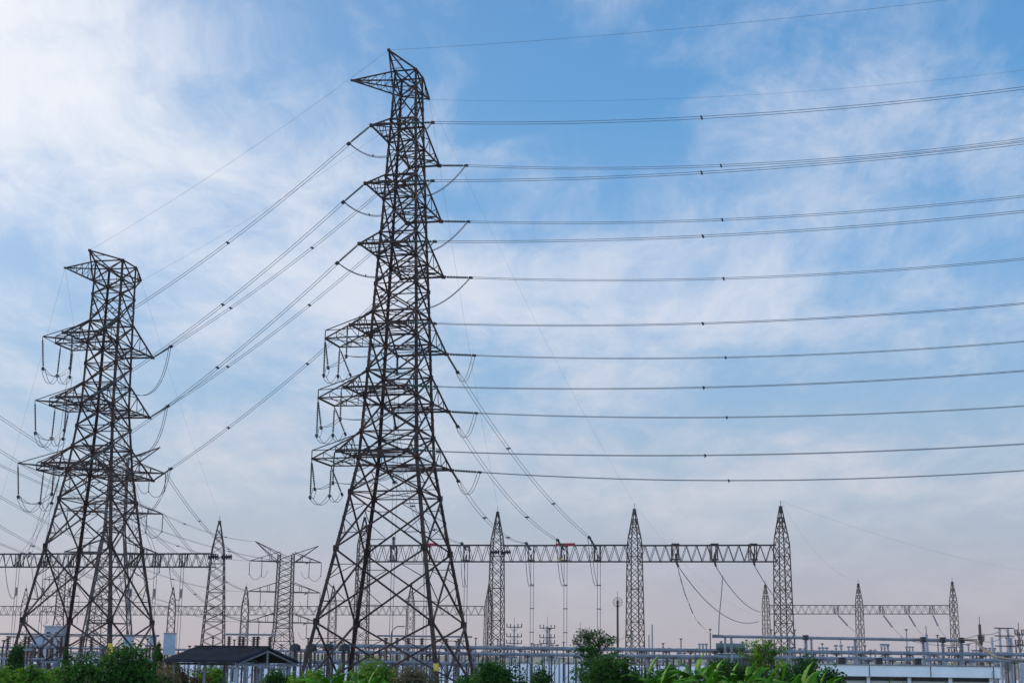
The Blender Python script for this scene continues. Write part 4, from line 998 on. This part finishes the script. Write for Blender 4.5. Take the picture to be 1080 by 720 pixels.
def bush(name, px, py_top, halfw, Y, label, cat, M, seed, n=7000, ls=.10, lobes=12, trunk=True, shell=.55, low=0.0, group=None):
    rg = random.Random(seed); top = at(px, py_top, Y); S = Y / FPX; rx = halfw * S; z0 = low; h = top.z - z0; base = V((top.x, top.y, 0)); root = empty(name, base, label, cat, group)
    mb = MB(); c = base + V((0, 0, z0 + h * .5)); leafball(mb, c, rx * 1.15, rx * .9, h * .6, int(n * 1.3), ls, rg, lobes, shell); mb.build('foliage', M, root)
    mb = MB()
    for k in range(7): t = k * 6.283 / 7 + rg.random(); mb.tube([base, base + V((math.cos(t) * rx * .12, math.sin(t) * rx * .12, h * .3)), base + V((math.cos(t) * rx * .5, math.sin(t) * rx * .4, z0 + h * rg.uniform(.5, .75)))], [.09, .06, .02], 6)
    mb.build('stem', BARK, root); return root


def banana(px, py_top, Y, seed, label, group='banana plants', spread=1.0, nl=11):
    rg = random.Random(seed); top = at(px, py_top - (2 if nl > 5 else 0), Y); base = V((top.x, top.y, 0)); h = top.z; root = empty('banana_plant', base, label, 'banana plant', group)
    hs = h - rg.uniform(1.1, 1.35); mb = MB(); mb.tube([base, base + V((.03, 0, hs * .5)), base + V((.0, .03, hs))], [.17, .13, .09], 10); mb.build('stem', STALK, root)
    for k in range(nl):
        az = k * 2.4 + rg.uniform(-.4, .4); up = rg.uniform(.15, 1.15) if k else 1.42; Ln = ((h - hs) * 1.08 if k == 0 else rg.uniform(1.2, 1.75)) * spread; droop = rg.uniform(.8, 1.4) * (1.45 - up * .8 + .2) if k else .4; wd = rg.uniform(.18, .25) * min(Ln / 1.4, 1.15)
        n = 14; p = base + V((0, 0, hs - .1)); el = up; hd = V((math.cos(az), math.sin(az), 0)); side = V((-hd.y, hd.x, 0)); pts = []
        for j in range(n + 1):
            pts.append((p.copy(), el)); st = Ln / n; p = p + hd * math.cos(el) * st + V((0, 0, math.sin(el) * st)); el -= droop * 1.9 / n * (j / n + .3)
        mb = MB(); tw = rg.uniform(-.35, .35)
        for j in range(n + 1):
            f = j / n; q, e = pts[j]; w = wd * (math.sin(math.pi * min(1, max(.0, (f - .13) / .87)) ** .75) ** .7 if f > .13 else .06) * (1 - .35 * f) + .012
            nr = V((-hd.x * math.sin(e), -hd.y * math.sin(e), math.cos(e))); sd_ = (side * math.cos(tw) + nr * math.sin(tw)); fold = .35 + .3 * f
            for s in (-1, 0, 1):
                ww = w * (1 + (.12 * math.sin(j * 2.3 + seed + s))) if s else 0
                mb.v.append(q + sd_ * s * ww * math.cos(fold) + nr * (abs(s) * ww * math.sin(fold) * (.9 if up > 1.2 else -.7)))
        for j in range(n):
            for s in (0, 1):
                if rg.random() < .06 and 3 < j < n - 2: continue
                i = j * 3 + s; mb.f.append((i, i + 1, i + 4, i + 3))
        lf = mb.build('leaf', LEAF_B, root, smooth=True); md = lf.modifiers.new('thick', 'SOLIDIFY'); md.thickness = .006
    return root


bush('shrub', 114, 688, 50, 58, 'large rounded dark shrub at the bottom in front of the three-tier pylon', 'shrub', LEAF_D, 11, n=16000, ls=.085, lobes=22)
bush('shrub', 22, 697, 36, 60, 'leafy mid-green shrub in the bottom left corner', 'shrub', LEAF_M, 12, n=8000, ls=.10, lobes=14)
bush('shrub', 60, 708, 28, 66, 'low light green shrub left of the large rounded dark one', 'shrub', LEAF_M, 13, n=7000, ls=.10)
bush('creeper', 17, 679, 8, 132, 'climbing vine covering the foot of the leftmost pylon leg', 'vine', LEAF_D, 14, n=2600, ls=.16, lobes=8)
bush('creeper', 69.5, 683, 4.5, 150, 'narrow climbing vine on the dark inner pylon leg at the left', 'vine', LEAF_D, 15, n=1500, ls=.15, lobes=6)
bush('creeper', 167, 680, 5.5, 150, 'climbing vine on the pylon leg next to the shed', 'vine', LEAF_D, 16, n=1800, ls=.16, lobes=6)
for k, (px, py, hw, Y, M, lab) in enumerate(((190, 699, 24, 88, LEAF_Y, 'dry yellowish brush behind the shed\'s left post'), (222, 700, 22, 92, LEAF_M, 'green weedy brush seen under the shed roof'), (172, 704, 18, 74, LEAF_Y, 'reddish dry brush left of the shed'),
                                             (300, 706, 22, 78, LEAF_D, 'dark low brush under the right end of the shed'), (330, 708, 22, 76, LEAF_M, 'low green brush between shed and banana plants'), (440, 704, 26, 90, LEAF_Y, 'thin yellow-green brush at the foot of the tallest pylon'),
                                             (400, 700, 26, 92, LEAF_M, 'bright green brush right of the small banana plants'), (480, 712, 24, 90, LEAF_D, 'dark low brush under the right legs of the tallest pylon'))):
    bush('brush', px, py, hw, Y, lab, 'brush', M, 30 + k, n=4200, ls=.10, lobes=11, shell=.3)
bush('shrub', 529, 696.5, 29, 62, 'smooth rounded dark bush right of the tallest pylon\'s legs', 'shrub', LEAF_D, 17, n=10000, ls=.07, lobes=14)
bush('shrub', 573, 705, 15, 66, 'small round bush between two larger dark bushes', 'shrub', LEAF_D, 18, n=4500, ls=.07, lobes=9)
bush('shrub', 644, 687, 33, 62, 'big dark rounded bush under the thin leafy tree', 'shrub', LEAF_D, 19, n=12000, ls=.075, lobes=16)
bush('shrub', 690, 702, 26, 70, 'dark green shrub between the big bush and the banana plants', 'shrub', LEAF_D, 20, n=5000, ls=.09)
bush('shrub', 848, 690, 26, 74, 'feathery dark shrub at the right end of the banana plants', 'shrub', LEAF_D, 21, n=6500, ls=.09, shell=.3)
bush('shrub', 775, 699, 34, 76, 'mid-green shrub mass behind the banana leaves', 'shrub', LEAF_D, 22, n=8000, ls=.10)
bush('shrub', 720, 706, 34, 75, 'low shrub mass behind the left banana plants', 'shrub', LEAF_D, 25, n=6000, ls=.10)
bush('shrub', 815, 697, 24, 78, 'loose shrub left of the feathery dark one', 'shrub', LEAF_M, 23, n=4500, ls=.10, shell=.3)
bush('shrub', 880, 707, 16, 76, 'small shrub at the left corner of the white building', 'shrub', LEAF_D, 24, n=2600, ls=.10)


def thin_tree(px, py_top, Y, hw, seed, label, M, n=2600, ls=.13, cut=.5):
    rg = random.Random(seed); top = at(px, py_top, Y); base = V((top.x, top.y, 0)); h = top.z; S = Y / FPX; root = empty('tree', base, label, 'tree')
    tk = MB(); tk.tube([base, base + V((.05, 0, h * .4)), base + V((-.08, 0, h * .75)), base + V((.02, 0, h * .93))], [.12, .09, .05, .02], 8); cr = MB()
    for k in range(26):
        t = rg.uniform(0, 6.283); zz = h * rg.uniform(cut, .93); L_ = hw * S * rg.uniform(.3, 1.05) * (1.25 - (zz / h - cut)); e = base + V((math.cos(t) * L_, math.sin(t) * L_, zz + rg.uniform(.0, .6) * (h - zz) + .1))
        b0_ = base + V((0, 0, zz - .3)); tk.tube([b0_, b0_.lerp(e, .5) + V((0, 0, .1)), e], [.035, .02, .008], 5)
        for q in range(6):
            c_ = b0_.lerp(e, rg.uniform(.55, 1.08)) + V((rg.gauss(0, .14), rg.gauss(0, .14), rg.gauss(0, .09)))
            tk.bar(b0_.lerp(e, .7), c_, .012)
            for w in range(n // 156):
                p = c_ + V((rg.gauss(0, .11), rg.gauss(0, .11), rg.gauss(0, .07))); d = V((rg.gauss(0, 1), rg.gauss(0, 1), rg.gauss(0, .6))).normalized(); b_ = d.cross(V((rg.gauss(0, .4), rg.gauss(0, .4), 1))).normalized(); s_ = ls * rg.uniform(.6, 1.2); i = len(cr.v)
                cr.v += [p - d * s_, p + b_ * s_ * .4, p + d * s_ - V((0, 0, s_ * .3)), p - b_ * s_ * .4]; cr.f.append((i, i + 1, i + 2, i + 3))
    tk.build('trunk', BARK, root); cr.build('crown', M, root); return root


thin_tree(632, 664, 66, 25, 41, 'thin airy tree rising above the big dark bush', LEAF_D, n=3600, ls=.08)
thin_tree(806, 675, 74, 19, 42, 'small spreading tree with leaf tufts above the banana plants', LEAF_M, n=2600, ls=.085, cut=.68)
bl = [(352, 697, 58), (371, 700, 60), (389, 703, 63), (683, 690, 62), (697, 697, 58), (716, 700, 66), (734, 686, 64), (752, 694, 57), (770, 697, 60), (790, 693, 64), (806, 702, 54), (824, 692, 63), (846, 697, 58), (864, 705, 60), (742, 706, 50), (782, 708, 50), (830, 708, 50),
      (932, 707, 62), (944, 709, 64), (991, 712, 60)]
bn = ['leftmost banana plant, left of the tallest pylon\'s yellow-marked leg', 'banana plant in the middle of the small left group', 'banana plant at the right of the small left group', 'upright banana plant beside the big dark bush', 'second banana plant right of the big dark bush',
      'banana plant left of the tallest banana clump', 'tallest banana plant with upright leaves below the thick cable', 'banana plant just right of the tallest one', 'arching banana plant before the grey transformer', 'banana plant under the right end of the transformer', 'low banana plant below the small spreading tree',
      'banana plant with a broad leaf left of the feathery shrub', 'banana plant in front of the feathery shrub', 'last low banana plant of the row, near the white building', 'lowest banana plant under the tallest one', 'low front banana plant below the transformer', 'low front banana plant under the broad leaf',
      'single banana leaf tuft before the white building, left one', 'second banana tuft before the white building', 'banana tuft poking up before the white building\'s right half']
for k, ((px, py, Y), lab) in enumerate(zip(bl, bn)):
    banana(px, py, Y, 100 + k, lab, nl=3 if k >= 17 else 15, spread=1.0 if k < 17 else .8)

# grass strip in front, uncountable
rg = random.Random(5); mb = MB()
for k in range(16000):
    Y = rg.uniform(70, 128); x = (rg.random() - .5) * Y * .80; p = V((x, Y, 0)); h = rg.uniform(.4, 1.1); t = rg.uniform(0, 3.14); w = V((math.cos(t), math.sin(t), 0)) * .05; i = len(mb.v)
    mb.v += [p - w, p + w, p + V((rg.uniform(-.3, .3), rg.uniform(-.3, .3), h))]; mb.f.append((i, i + 1, i + 2))
tag(mb.build('grass', LEAF_M), 'tall rough grass covering the ground before the yard', 'grass', kind='stuff')

for o in list(bpy.data.objects):
    if '_o' in o: del o['_o']
